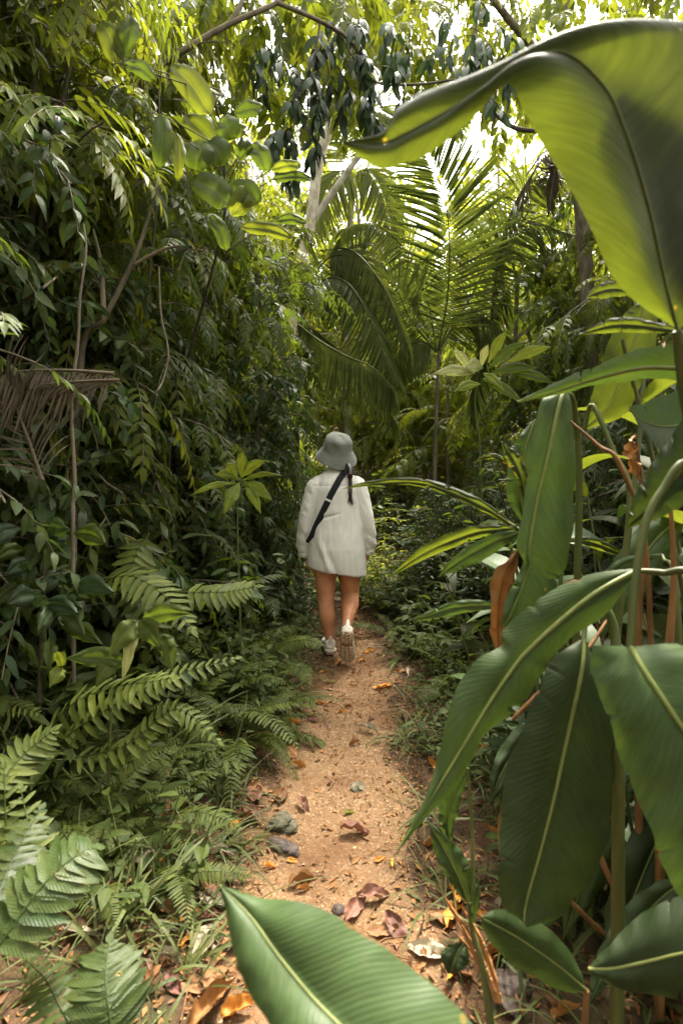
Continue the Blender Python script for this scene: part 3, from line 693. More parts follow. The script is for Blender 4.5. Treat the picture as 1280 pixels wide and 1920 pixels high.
    for z in (1.284, 1.266): band('hair_tie', (.092, -.122 + (1.284 - z), z), (.019, 0, 0), (0, .017, 0), .012, M['hair_tie'], hiker, n=16, wav=.002)
    # shoes, modelled standing on the ground with the heel at the origin, toe along +y
    def make_shoe(mirror):
        k = mirror
        up = MB(); R_ = []
        for y, w, zb, zt, cx in ((-.036, .012, .050, .085, 0), (-.032, .028, .036, .104, 0), (-.018, .037, .032, .108, 0), (.0, .040, .03, .104, 0), (.03, .041, .03, .092, .002), (.065, .043, .03, .088, .004), (.10, .046, .028, .078, .006), (.14, .049, .027, .062, .008),
                                (.18, .047, .026, .050, .009), (.21, .038, .026, .042, .007), (.228, .018, .028, .036, .004)):
            zc, hh = (zb + zt) / 2, (zt - zb) / 2; R_.append(((k * cx, y, zc), (w, 0, 0), (0, 0, hh)))
        loft(up, R_, 22)
        upper = remeshed('upper', up, .004, 3, .5, None, M['shoe'])
        so = MB()
        for lay, (z0, z1, gr, mt) in enumerate(((.013, .040, 1.10, 'midsole'),)):
            R2 = []
            for y, w, cx in ((-.050, .014, 0), (-.046, .028, 0), (-.034, .040, 0), (-.0, .044, 0), (.05, .043, .002), (.10, .048, .005), (.15, .053, .008), (.19, .050, .009), (.222, .036, .007), (.238, .014, .004)):
                lift = .012 * float(sstep(.15, .24, y)); R2.append(((k * cx, y, (z0 + z1) / 2 + lift), (w, 0, 0), (0, 0, (z1 - z0) / 2)))
            loft(so, R2, 20)
        sole = remeshed('sole', so, .004, 2, .5, None, M['midsole'])
        tb = MB()
        for iy, y in enumerate(np.arange(-.036, .225, .0165)):
            wmax = float(np.interp(y, [-.04, -.01, .05, .14, .19, .225], [.026, .038, .036, .047, .044, .022])); cx = float(np.interp(y, [0, .15, .22], [0, .008, .006])) * k
            if .045 < y < .075: continue
            lift = .012 * float(sstep(.15, .24, y))
            for ix in (-1, 0, 1):
                x0 = cx + ix * wmax * .66; hw = wmax * .27; ch = .006 * (1 - abs(ix)) 
                bx = [(x0 + sx * hw * (1 if sz < 1 else 1), y + ch + sy * .0058, lift + (0.0 if sz == 0 else .016)) for sz in (0, 1) for sx, sy in ((-1, -1), (1, -1), (1, 1), (-1, 1))]
                tb.add(bx, [[3, 2, 1, 0], [4, 5, 6, 7], [0, 1, 5, 4], [1, 2, 6, 5], [2, 3, 7, 6], [3, 0, 4, 7]])
        tread = tb.obj('tread_pattern', M['sole'], None, False)
        plate = MB(); loft(plate, [((k * cx, y, .0115 + .012 * float(sstep(.15, .24, y))), (w * .90, 0, 0), (0, 0, .0045)) for y, w, cx in ((-.046, .020, 0), (-.034, .040, 0), (.0, .044, 0), (.05, .043, .002), (.10, .048, .005), (.15, .053, .008), (.19, .050, .009), (.228, .030, .007))], 16)
        outs = plate.obj('outsole', M['tread'])
        tab = MB(); loft(tab, [((0, -.031, .07), (.016, 0, 0), (0, .007, 0)), ((0, -.036, .095), (.015, 0, 0), (0, .006, 0)), ((0, -.043, .120), (.012, 0, 0), (0, .005, 0)), ((0, -.047, .136), (.007, 0, 0), (0, .003, 0))], 12)
        tabo = tab.obj('heel_tab', M['shoe'])
        pan = MB(); th = np.linspace(-2.6, -.54, 15); rows = [np.stack([(.0385 + .006 * i / 3) * np.cos(th) * 1.05, .004 + (.036 + .008 * (3 - i) / 3) * np.sin(th) * 1.05, np.full(15, .046 + .014 * i)], 1) for i in range(4)]
        pan.add(np.concatenate(rows), grid_faces(3, 14)); pano = pan.obj('heel_panel', M['midsole'])
        tg_ = MB(); limb(tg_, [(0, .045, .085), (0, .055, .112), (0, .062, .128)], [.026, .027, .02], [.006, .006, .004], m=6, n=12); tgo = tg_.obj('tongue', M['shoe'])
        lc = MB()
        for i in range(5):
            y = .068 + i * .018; z = float(np.interp(y, [.065, .10, .14], [.089, .080, .064])) + .002
            tube(lc, [(-.026, y, z - .008), (0, y - .003, z + .003), (.026, y, z - .008)], .0028, 6)
        lco = lc.obj('lace', M['shoe'])
        return [upper, sole, outs, tread, tabo, pano, tgo, lco]
    for nm, sg, loc, rot in (('shoe', -1, (-.046, -.012, tz(PX - .046, PY) - PZ + .0), (0, 0, R(6))), ('shoe', 1, (.066, -.296, .213), (R(-64), R(3), R(-4)))):
        e = bpy.data.objects.new(nm, None); COL.objects.link(e); e.parent = hiker; e.location = loc; e.rotation_euler = rot
        for o in make_shoe(sg): o.parent = e
make_hiker()

# ------------------------------------------------------------------ vegetation: one of each kind, built once
KD = dict(pin1='feathery', pin2='drooping feathery', pin3='tall feathery', bro1='oval-leaved', bro2='narrow-leaved', far1='broad-leaved', far2='feathery', cur1='narrow-leaved', cur2='fine feathery', cur3='tall feathery', cur4='small-leaved dark',
          dark1='dark oval-leaved', dark2='dark narrow-leaved', blue1='bluish oval-leaved', mid1='pointed-leaved', mid2='tall narrow-leaved', sun_painted1='pale-green oval-leaved', low1='pointed-leaved', low2='oval-leaved', wide1='dark-green', wide2='mid-green')
def describe(kind, label, group, y):
    where = 'nearer than the hiker' if y < 3.2 else 'level with the hiker' if y < 4.6 else 'farther than the hiker' if y < 7 else 'far behind the hiker'
    if 'the hiker' in label or 'viewpoint' in label or 'beyond the palms' in label: where = ''
    return ' '.join(w for w in (kind, label, where) if w), ', '.join(w for w in (group, kind, where) if w)
def veg(name, cat, label, mf, ms, mat_f, mat_s, fname='foliage', sname='stem'):
    t = thing(name, label, cat)
    if ms.n: ms.obj(sname, mat_s, t)
    if mf.n: mf.obj(fname, mat_f, t)
    return t
def rot_z(a): return np.array((math.cos(a), math.sin(a), 0.0))
def tree_proto(name, seed, H, r0, base, nb, bl, mode, mat_f, mat_s, ll=.12, lw=.038, label='', lean=.1, per=11, rise=.5, hang=1.2, kind='lance'):
    rng = np.random.RandomState(seed); mf, ms = MB(), MB()
    la = rng.rand() * 6.28
    k = np.linspace(0, 1, 9); wob = np.cumsum(rng.randn(9, 2) * .05, 0) * k[:, None] * H * .15
    tp = np.stack([wob[:, 0] + math.cos(la) * lean * H * k ** 1.6, wob[:, 1] + math.sin(la) * lean * H * k ** 1.6, k * H - .25], 1)
    tube(ms, tp, [r0, r0 * .75, r0 * .25], 8, smooth=16)
    for b in range(nb):
        u = base + (1 - base) * (b + rng.rand() * .6) / nb; u = min(u, .985)
        p0 = np.array([np.interp(u, k, tp[:, i]) for i in range(3)]); a = b * 2.4 + rng.randn() * .3
        L = bl * (1.05 - .55 * u) * (.7 + .5 * rng.rand())
        d = nrm(rot_z(a) + np.array((0, 0, rise * (.4 + rng.rand() * .9))))
        bp, bt = arc(p0, d, L, .8 + .6 * rng.rand(), 10)
        tube(ms, bp, [r0 * .32 * (1.15 - u), .004], 5)
        for j in range(per):
            v = .22 + .78 * (j + rng.rand()) / per; i = min(int(v * 10), 9)
            q = bp[i] + (bp[i + 1] - bp[i]) * (v * 10 - i); tg = bt[i]
            sd = nrm(np.cross(tg, (0, 0, 1.0))) * (1 if j % 2 else -1)
            dd = nrm(tg * (.4 + .5 * rng.rand()) + sd * (.5 + .5 * rng.rand()) + np.array((0, 0, .45 * rng.randn())))
            if mode == 'pinnate':
                pinnate(mf, ms, q, dd, (.34 + .26 * rng.rand()) * ll / .12, 7 + rng.randint(3), ll * (.85 + .3 * rng.rand()), lw, hang * (.6 + .8 * rng.rand()), rng, kind, 4, 2, 1.0, .5)
            else:
                n = 7 + rng.randint(4); tl = ll * (2.2 + 1.2 * rng.rand())
                tpn, tt = arc(q, dd, tl, .9 * rng.rand() + .3, 4); tube(ms, tpn, [.005, .002], 4)
                vv = np.linspace(.15, 1, n); qq = np.stack([np.interp(vv * 4, np.arange(5), tpn[:, i]) for i in range(3)], 1); tg2 = np.stack([np.interp(vv * 4, np.arange(5), tt[:, i]) for i in range(3)], 1)
                ph = np.arange(n) * 2.4 + rng.rand() * 6; s1 = nrm(np.cross(tg2, (0, 0, 1.))); s2 = np.cross(s1, tg2)
                ld = nrm(tg2 * .55 + (np.cos(ph)[:, None] * s1 + np.sin(ph)[:, None] * s2 * .5) + np.array((0, 0, -.35)))
                leaves(mf, qq, ld, np.array((0, 0, 1.)) + .45 * rng.randn(n, 3), ll * (.7 + .6 * rng.rand(n)), lw * (.7 + .5 * rng.rand(n)), kind, 5, 2, .3 + .8 * rng.rand(n), .22, np.clip(rng.rand() + .2 * rng.randn(n), 0, 1))
    return veg(name, 'tree', label, mf, ms, mat_f, mat_s, 'crown', 'trunk')
def shrub_proto(name, seed, H, ns, ll, lw, kind, mat_f, mat_s, label='', spread=.6, per=9, sub=2, hang=.5):
    rng = np.random.RandomState(seed); mf, ms = MB(), MB()
    for s in range(ns):
        a = s * 2.4 + rng.randn() * .4
        d = nrm(rot_z(a) * spread * (.3 + rng.rand()) + np.array((0, 0, 1.0)))
        L = H * (.6 + .5 * rng.rand()); p, tg = arc(rot_z(a) * .06 * rng.rand() + np.array((0, 0, -.05)), d, L, .5 * rng.rand(), 8)
        tube(ms, p, [.010 * H, .003], 5)
        shoots = [(p, tg, L)]
        for j in range(sub):
            i = 3 + rng.randint(4); b = rng.rand() * 6.28
            pp, t2 = arc(p[i], nrm(tg[i] * .7 + rot_z(b)), L * .4 * (.6 + .6 * rng.rand()), .5, 8); tube(ms, pp, [.005 * H, .002], 4); shoots.append((pp, t2, L * .4))
        for pp, t2, l in shoots:
            n = per; vv = np.linspace(.3, 1, n); qq = np.stack([np.interp(vv * 8, np.arange(9), pp[:, i]) for i in range(3)], 1); tg2 = np.stack([np.interp(vv * 8, np.arange(9), t2[:, i]) for i in range(3)], 1)
            ph = np.arange(n) * 2.4 + rng.rand() * 6; rad = np.stack([np.cos(ph), np.sin(ph), 0 * ph], 1)
            ld = nrm(tg2 * .45 + rad + np.array((0, 0, -.15)) + .15 * rng.randn(n, 3))
            leaves(mf, qq, ld, np.array((0, 0, 1.)) + .3 * rng.randn(n, 3), ll * (.6 + .7 * rng.rand(n)), lw * (.7 + .5 * rng.rand(n)), kind, 6, 2, hang * (.4 + 1.1 * rng.rand(n)), .22, np.clip(.5 + .3 * rng.randn(n), 0, 1), wave=.01)
    return veg(name, 'shrub', label, mf, ms, mat_f, mat_s, 'foliage', 'stem')
def fern_mesh(seed, L, pairs, pl, pw, droop):
    rng = np.random.RandomState(seed); mf, ms = MB(), MB(); mb = MB()
    P = np.zeros(3); D = nrm(np.array((1.0, 0, .9)))
    p, tg = arc(P, D, L, droop, 10); tube(mb, p, [.0035, .001], 4, 0.1)
    u = np.linspace(.16, .985, pairs); q = np.stack([np.interp(u * 10, np.arange(11), p[:, i]) for i in range(3)], 1); tt = nrm(np.stack([np.interp(u * 10, np.arange(11), tg[:, i]) for i in range(3)], 1))
    S = np.broadcast_to(np.array((0, 1., 0)), q.shape); Nn = np.cross(tt, S)
    sz = np.interp(u, [.1, .3, .6, .85, 1], [.75, 1, .95, .6, .15])
    for sg in (-1, 1):
        d = nrm(sg * S + tt * (.30 + .25 * u)[:, None] - np.array((0, 0, .15)) + .06 * rng.randn(pairs, 3))
        leaves(mb, q, d, Nn + .12 * rng.randn(pairs, 3), pl * sz * (.9 + .2 * rng.rand(pairs)), pw * np.clip(sz, .5, 1) * (.9 + .2 * rng.rand(pairs)), 'pinna', 6, 2, .35 * rng.rand(pairs) + .1, .15, np.clip(.5 + .22 * rng.randn(pairs), 0, 1), wave=.012)
    return mb.mesh('frond', M['fern'])
FERN_FRONDS = [fern_mesh(1, .62, 26, .090, .017, 1.3), fern_mesh(2, .50, 28, .065, .012, 1.6), fern_mesh(3, .75, 26, .105, .021, 1.5), fern_mesh(4, .60, 34, .060, .011, 1.8)]
def make_fern(rng, loc, size, label, group=None, nf=8, which=None, sector=None):
    label, group = describe(['fine', '', 'long'][0 if size < .5 else 1 if size < .72 else 2], label, group, loc[1])
    t = thing('fern', label, 'fern', loc, 0, group)
    for i in range(nf):
        a = i * 6.283 / nf + rng.randn() * .25 if sector is None else sector[0] + (sector[1] - sector[0]) * (i + .5) / nf + .1 * rng.randn()
        o = link('frond', FERN_FRONDS[rng.randint(4) if which is None else which], t)
        o.rotation_euler = (.15 * rng.randn(), .25 * rng.randn() - .1, a); s = size * (.7 + .5 * rng.rand()); o.scale = (s, s, s); o.location = (.02 * math.cos(a), .02 * math.sin(a), 0)
    return t
def frond_geo(rachis, ll, lw, n, droop, rng, base=.12, spread=1.15, tint=.5, kind='strap', r=.014, up=(0, 0, 1.), ldroop=.9, sides=(-1, 1), gap=0.0, m=20, nl=6):
    """a feather palm leaf along given points"""
    mb = MB(); p = rail(rachis, m); tg = nrm(np.gradient(p, axis=0)); tube(mb, p, [r, r * .6, r * .2], 5, .9)
    u = np.linspace(base, .99, n); q = np.stack([np.interp(u * m, np.arange(m + 1), p[:, i]) for i in range(3)], 1); tt = nrm(np.stack([np.interp(u * m, np.arange(m + 1), tg[:, i]) for i in range(3)], 1))
    S = nrm(np.cross(tt, np.asarray(up, float))); Nn = np.cross(S, tt)
    sz = np.interp(u, [0, .12, .35, .7, 1], [.55, .8, 1, .85, .35])
    for sg in sides:
        keep = rng.rand(n) > gap
        a = spread * (1 - .45 * u) + .06 * rng.randn(n)
        d = nrm(tt * np.cos(a)[:, None] + sg * S * np.sin(a)[:, None] + Nn * .12 - np.array((0, 0, droop)) * (.7 + .6 * rng.rand(n))[:, None])
        leaves(mb, q[keep], d[keep], (Nn - sg * S * .35 + .12 * rng.randn(n, 3))[keep], (ll * sz * (.88 + .2 * rng.rand(n)))[keep], lw * (.8 + .4 * rng.rand(n))[keep], kind, nl, 2, (ldroop * (.5 + .9 * rng.rand(n)))[keep], .35, np.clip(tint + .2 * rng.randn(n), 0, 1)[keep])
    return mb

RG = np.random.RandomState(78)
P_T = {}
P_T['pin1'] = tree_proto('pinnate_tree', 11, 4.6, .055, .12, 24, 1.7, 'pinnate', M['sun_painted_leaf'], M['bark'], .125, .040, per=11)
P_T['pin2'] = tree_proto('pinnate_tree', 12, 3.8, .045, .10, 22, 1.5, 'pinnate', M['sun_painted_leaf'], M['bark'], .115, .036, per=11, hang=1.6)
P_T['pin3'] = tree_proto('pinnate_tree', 13, 5.6, .07, .25, 26, 2.1, 'pinnate', M['sun_painted_leaf'], M['pale_bark'], .14, .046, per=12, hang=1.4)
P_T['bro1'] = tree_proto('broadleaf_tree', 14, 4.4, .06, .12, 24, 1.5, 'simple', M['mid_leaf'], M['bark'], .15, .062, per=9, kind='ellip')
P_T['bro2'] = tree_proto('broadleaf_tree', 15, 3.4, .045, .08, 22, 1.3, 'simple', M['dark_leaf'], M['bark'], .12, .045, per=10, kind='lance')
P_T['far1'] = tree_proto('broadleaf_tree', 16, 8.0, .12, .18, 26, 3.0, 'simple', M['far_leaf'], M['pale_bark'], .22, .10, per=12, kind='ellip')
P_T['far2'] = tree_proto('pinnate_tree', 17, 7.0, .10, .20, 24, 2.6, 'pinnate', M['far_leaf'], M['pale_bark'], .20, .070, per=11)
P_C = {}
P_C['cur1'] = tree_proto('leafy_sapling', 31, 4.3, .018, .06, 46, .75, 'simple', M['sun_painted_leaf'], M['bark'], .115, .036, per=7, kind='lance', lean=.06)
P_C['cur2'] = tree_proto('leafy_sapling', 32, 3.6, .016, .05, 40, .80, 'pinnate', M['mid_leaf'], M['bark'], .085, .026, per=7, hang=1.4, lean=.06)
P_C['cur3'] = tree_proto('leafy_sapling', 33, 4.8, .020, .10, 46, .85, 'pinnate', M['sun_painted_leaf'], M['bark'], .11, .034, per=7, hang=1.6, lean=.06)
P_C['cur4'] = tree_proto('leafy_sapling', 34, 2.6, .014, .05, 34, .60, 'simple', M['dark_leaf'], M['twig'], .095, .034, per=7, kind='ellip', lean=.06)
P_S = {}
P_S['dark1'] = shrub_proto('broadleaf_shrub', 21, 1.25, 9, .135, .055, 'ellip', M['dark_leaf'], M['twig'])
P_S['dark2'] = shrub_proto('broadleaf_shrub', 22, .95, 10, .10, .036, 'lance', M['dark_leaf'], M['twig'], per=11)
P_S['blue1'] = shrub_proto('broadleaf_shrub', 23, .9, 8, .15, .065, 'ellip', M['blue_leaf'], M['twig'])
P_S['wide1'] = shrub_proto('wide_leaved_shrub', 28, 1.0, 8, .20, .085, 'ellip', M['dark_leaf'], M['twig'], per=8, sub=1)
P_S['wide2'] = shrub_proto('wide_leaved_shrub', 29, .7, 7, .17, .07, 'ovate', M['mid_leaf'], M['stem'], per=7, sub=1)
P_S['sun_painted1'] = shrub_proto('sun_painted_shrub', 30, 1.0, 9, .13, .052, 'ellip', M['far_leaf'], M['stem'])  # pale leaf colour paints light into the dark gap beyond the hiker
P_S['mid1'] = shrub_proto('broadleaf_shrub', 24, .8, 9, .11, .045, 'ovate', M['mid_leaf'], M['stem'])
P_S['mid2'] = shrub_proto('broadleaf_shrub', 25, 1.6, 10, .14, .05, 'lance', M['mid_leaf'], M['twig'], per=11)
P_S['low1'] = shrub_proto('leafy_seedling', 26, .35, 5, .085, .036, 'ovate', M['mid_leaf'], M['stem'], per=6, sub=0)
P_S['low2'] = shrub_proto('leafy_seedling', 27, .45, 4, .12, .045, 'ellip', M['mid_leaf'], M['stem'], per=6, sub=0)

# ------------------------------------------------------------------ planting
def plant(proto, x, y, s=1.0, rz=None, label=None, group=None, rng=RG, sink=.03, tilt=None):
    kd = KD.get(next((k for d_ in (P_T, P_S, P_C) for k in d_ if d_[k] is proto), ''), '')
    if label: label, group = describe(kd, label, group, y)
    rz = rng.rand() * 6.28 if rz is None else rz
    tl = (rng.randn() * .06, rng.randn() * .06) if tilt is None else tilt
    return dup(proto, (x, y, tz(x, y) - sink), rz, s, label, group, tl)
# trees that make the wall on the left bank
LT = [('bro2', -1.95, 2.5, .8), ('pin2', -2.1, 3.3, 1.05), ('pin1', -2.9, 2.3, 1.0), ('pin1', -2.3, 4.3, 1.05), ('bro2', -1.5, 4.6, .85), ('pin3', -3.3, 3.6, 1.0), ('bro1', -2.0, 5.6, 1.05),
      ('pin2', -1.6, 6.4, .9), ('pin3', -3.0, 5.6, 1.1), ('bro1', -3.8, 4.8, 1.15), ('pin1', -1.7, 7.2, 1.1), ('pin3', -2.6, 7.6, 1.15), ('bro2', -1.6, 8.2, 1.0), ('pin1', -4.6, 3.4, 1.2), ('pin3', -4.6, 6.4, 1.25), ('far2', -3.6, 9.0, 1.0),
      ('pin2', -3.4, 1.6, 1.0), ('bro2', -2.7, 1.6, .8)]
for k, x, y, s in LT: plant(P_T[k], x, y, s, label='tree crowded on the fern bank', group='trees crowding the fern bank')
RT = [('bro2', 1.75, 5.2, .42), ('bro1', 2.9, 6.2, .8), ('pin2', 3.1, 5.0, .95), ('bro2', 3.0, 7.6, 1.0), ('pin1', 1.9, 9.2, .9), ('bro1', 3.6, 6.6, 1.1), ('pin3', 4.4, 5.4, 1.1), ('pin1', 3.2, 8.6, 1.1), ('bro2', 3.0, 3.6, .9), ('pin2', 4.0, 3.4, 1.0), ('bro1', 2.6, 2.4, .9), ('bro2', 2.0, 3.7, .62)]
for k, x, y, s in RT: plant(P_T[k], x, y, s, label='tree behind the broad-leaved clump', group='trees behind the broad-leaved clump')
FT = [('far1', -1.5, 11.5, 1.0), ('far2', -.2, 12.5, 1.0), ('far1', 1.5, 13.5, 1.0), ('far2', 2.8, 11.5, 1.05), ('far1', -.8, 14.0, 1.1), ('far1', 3.6, 13.0, 1.2), ('far2', 4.6, 10.5, 1.0), ('far1', -4.5, 12, 1.1), ('far2', -2.6, 14.5, 1.1), ('far1', .8, 16.5, 1.0), ('far2', 3.6, 15.5, 1.1), ('far1', 6.5, 13.5, 1.1), ('far1', -7, 15, 1.2), ('far2', 7, 8.5, 1.1), ('far1', -6.5, 9.0, 1.1), ('far2', -6.8, 5.2, 1.0), ('far1', 6.2, 5.0, .9)]
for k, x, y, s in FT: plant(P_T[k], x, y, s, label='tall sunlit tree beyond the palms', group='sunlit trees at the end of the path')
CT = [('cur4', -1.35, 2.55, 1.0), ('cur1', -1.62, 2.9, 1.0), ('cur2', -1.42, 3.3, 1.0), ('cur3', -1.95, 2.9, 1.05), ('cur1', -1.85, 3.7, 1.05), ('cur4', -1.15, 3.6, 1.0), ('cur3', -1.55, 4.1, 1.0), ('cur2', -1.25, 4.4, 1.1), ('cur1', -2.4, 2.7, 1.1),
      ('cur3', -2.2, 3.4, 1.1), ('cur4', -1.85, 2.35, 1.05), ('cur2', -1.0, 5.0, 1.05), ('cur1', -1.35, 5.2, 1.1), ('cur3', -2.6, 3.9, 1.15), ('cur2', -2.15, 4.5, 1.15), ('cur4', -.85, 4.5, .95), ('cur4', -.75, 5.4, .75), ('cur1', -.8, 6.2, .5), ('cur3', -1.3, 6.2, 1.1), ('cur2', -2.0, 2.0, 1.1), ('cur4', -2.6, 2.1, 1.2), ('cur4', -.5, 6.6, .6)]
for k, x, y, s in CT: plant(P_C[k], x, y, s, label='slim sapling in the wall above the ferns', group='leafy saplings in the green wall')
for k, x, y, s in (('cur4', 1.1, 5.0, .5), ('cur1', 1.7, 4.6, .40), ('cur2', 2.3, 5.4, .55), ('cur4', .95, 6.0, .55), ('cur2', 2.6, 4.6, .9), ('cur3', 3.2, 6.2, 1.0), ('cur3', 2.9, 4.1, 1.0), ('cur2', 1.7, 3.7, .5), ('cur4', 1.35, 3.9, .45), ('cur4', 2.0, 4.2, .6)):
    plant(P_C[k], x, y, s, label='slim sapling between palms and broad-leaved clump', group='leafy saplings beyond the broad-leaved clump')
for k, x, y, s in (('pin3', -2.0, -1.5, 1.1), ('bro1', 1.7, -1.0, 1.2), ('pin3', -3.9, .0, 1.2), ('pin1', 2.7, .4, 1.2), ('bro1', -3.0, -2.2, 1.3), ('pin3', .5, -1.9, .75)):  # out-of-view trees added to block sky light around the camera
    plant(P_T[k], x, y, s, label='unseen tree added to shade the start of the path behind the viewpoint', group='trees behind the viewpoint')
# shrubs under them
for i in range(95):
    y = 1.6 + 6.5 * RG.rand() ** .8; off = .75 + 2.6 * RG.rand() ** 1.3; sd = -1 if RG.rand() < .62 else 1
    if sd > 0 and y < 3.4: y = 3.4 + 4 * RG.rand()
    x = float(path_centre(y)) + sd * off
    if sd < 0 and y < 2.2 and off < 1.3: continue
    if 2.4 < y < 4.0 and off < .95: continue
    k = ['dark1', 'dark2', 'blue1', 'mid1', 'mid2'][RG.choice(5, p=[.28, .26, .14, .16, .16])]
    s = (.55 + .5 * RG.rand()) * (.7 if off < 1.1 else 1.0)
    plant(P_S[k], x, y, s, label='shrub massed ' + ('on the fern bank under slender trees' if sd < 0 else 'beyond the broad-leaved clump'),
          group='understory shrubs on the fern bank' if sd < 0 else 'understory shrubs beyond the broad-leaved clump')
for i in range(26):
    y = 7.4 + 3.5 * RG.rand(); x = float(path_centre(y)) + (RG.rand() - .5) * 4.5
    plant(P_S[['mid2', 'sun_painted1', 'sun_painted1'][RG.randint(3)]], x, y, .8 + .5 * RG.rand(), label='bushy shrub closing the far end of the path', group='shrubs at the end of the path')
for x, y, k, s_ in ((.62, 4.5, 'dark2', .6), (.55, 5.0, 'mid1', .7), (.75, 4.9, 'dark1', .65), (.50, 5.5, 'sun_painted1', .8), (.95, 4.3, 'dark2', .7), (-.25, 5.2, 'mid1', .6), (-.38, 4.7, 'dark2', .55), (.15, 6.1, 'sun_painted1', .85), (.45, 6.4, 'sun_painted1', .9), (1.2, 4.0, 'dark1', .6), (.30, 5.0, 'sun_painted1', .5), (.12, 5.25, 'dark2', .6), (.42, 4.75, 'low2', 1.1), (.22, 5.6, 'sun_painted1', .7), (.85, 3.75, 'low2', 1.0), (.72, 4.05, 'low1', 1.2)):
    plant(P_S[k], x, y, s_, label='low bushy shrub crowding the path just beyond the hiker', group='shrubs crowding the path beyond the hiker')
for i in range(34):
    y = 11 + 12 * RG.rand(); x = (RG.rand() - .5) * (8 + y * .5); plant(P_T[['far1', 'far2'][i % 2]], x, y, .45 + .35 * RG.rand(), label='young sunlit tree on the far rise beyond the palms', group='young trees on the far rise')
for i, (px, py, k, s_) in enumerate(((30, 1330, 'wide1', 1.0), (120, 1290, 'wide1', 1.05), (210, 1270, 'wide2', 1.1), (300, 1230, 'wide1', .95), (370, 1215, 'wide2', 1.0), (415, 1190, 'wide1', .8), (60, 1400, 'wide2', .9), (250, 1330, 'wide2', .7), (340, 1290, 'wide2', .65), (150, 1370, 'wide2', .7), (410, 1260, 'wide2', .55))):
    p = G(px, py); plant(P_S[k], p[0], p[1], s_, label='wide-leaved shrub between the ferns and the green wall', group='wide-leaved shrubs above the ferns')
# ferns on the left bank and a few beside the path
for i in range(56):
    y = 1.5 + 3.9 * RG.rand(); off = .52 + 1.5 * RG.rand() ** 1.2; x = float(path_centre(y)) - off
    if y < 1.75 and off < .6: continue
    make_fern(RG, (x, y, tz(x, y) - .02), .42 + .5 * RG.rand() ** 1.5, 'arching sword fern on the bank beside the path', 'ferns along the bank', 7 + RG.randint(3))
for i in range(34):
    p = G(300 + 290 * RG.rand(), 1150 + 260 * RG.rand()); 
    if float(path_centre(p[1])) - p[0] < .42: continue
    make_fern(RG, (p[0], p[1], p[2] - .01), .45 + .4 * RG.rand(), 'arching sword fern on the bank beside the path', 'ferns along the bank', 6 + RG.randint(3))
for i in range(26):
    p = G(20 + 400 * RG.rand(), 1370 + 300 * RG.rand())
    if float(path_centre(p[1])) - p[0] < .5: continue
    make_fern(RG, (p[0], p[1], p[2] - .01), .32 + .30 * RG.rand(), 'low green fern filling the bank among the grass stems', 'low ferns among the grass', 6 + RG.randint(3))
for px, py, k, s_ in ((735, 1150, 'mid1', .5), (770, 1180, 'wide2', .5), (800, 1150, 'wide2', .7), (745, 1110, 'wide2', .6), (830, 1190, 'mid1', .6), (790, 1230, 'low2', .9), (850, 1240, 'wide2', .5), (720, 1130, 'low2', .9)):
    p = G(px, py); plant(P_S[k], p[0], p[1], s_, label='low broad-leaved shrub at the path edge just past the hiker', group='low shrubs past the hiker')
for px, py in ((740, 1190), (775, 1140), (815, 1215), (760, 1230), (845, 1270), (810, 1290)):
    p = G(px, py); make_fern(RG, (p[0], p[1], p[2] - .01), .35 + .2 * RG.rand(), 'small fern on the path edge near the broad-leaved clump', 'small ferns on the path edge', 6)
for i in range(9):
    y = 2.8 + 2.4 * RG.rand(); x = float(path_centre(y)) + .45 + .5 * RG.rand()
    make_fern(RG, (x, y, tz(x, y) - .02), .4 + .3 * RG.rand(), 'small fern on the path edge near the broad-leaved clump', 'small ferns on the path edge', 6)
for i in range(60):
    y = 1.3 + 4.2 * RG.rand(); sd = -1 if RG.rand() < .65 else 1; x = float(path_centre(y)) + sd * (.46 + .9 * RG.rand())
    plant(P_S['low1' if RG.rand() < .6 else 'low2'], x, y, .6 + .6 * RG.rand(), label='small seedling ' + ('on the fern bank edge' if sd < 0 else 'below the broad-leaved clump'), group='seedlings on the fern bank' if sd < 0 else 'seedlings below the broad-leaved clump')
for i in range(40):
    y = 1.6 + 2.6 * RG.rand(); x = float(path_centre(y)) + .42 + .5 * RG.rand()
    plant(P_S[['low1', 'low2', 'low1', 'mid1'][i % 4]], x, y, (.35 + .45 * RG.rand()) * (.45 if i % 4 == 3 else 1), label='small seedling below the broad-leaved clump', group='seedlings below the broad-leaved clump')
for i in range(40):
    y = 1.7 + 2.8 * RG.rand(); x = float(path_centre(y)) - .5 - .9 * RG.rand()
    plant(P_S[['mid1', 'low2', 'low1', 'low1'][i % 4]], x, y, .4 + .35 * RG.rand(), label='small seedling growing up between the ferns', group='seedlings between the ferns')
for d_ in (P_T, P_S, P_C):
    for k in d_: drop(d_[k])

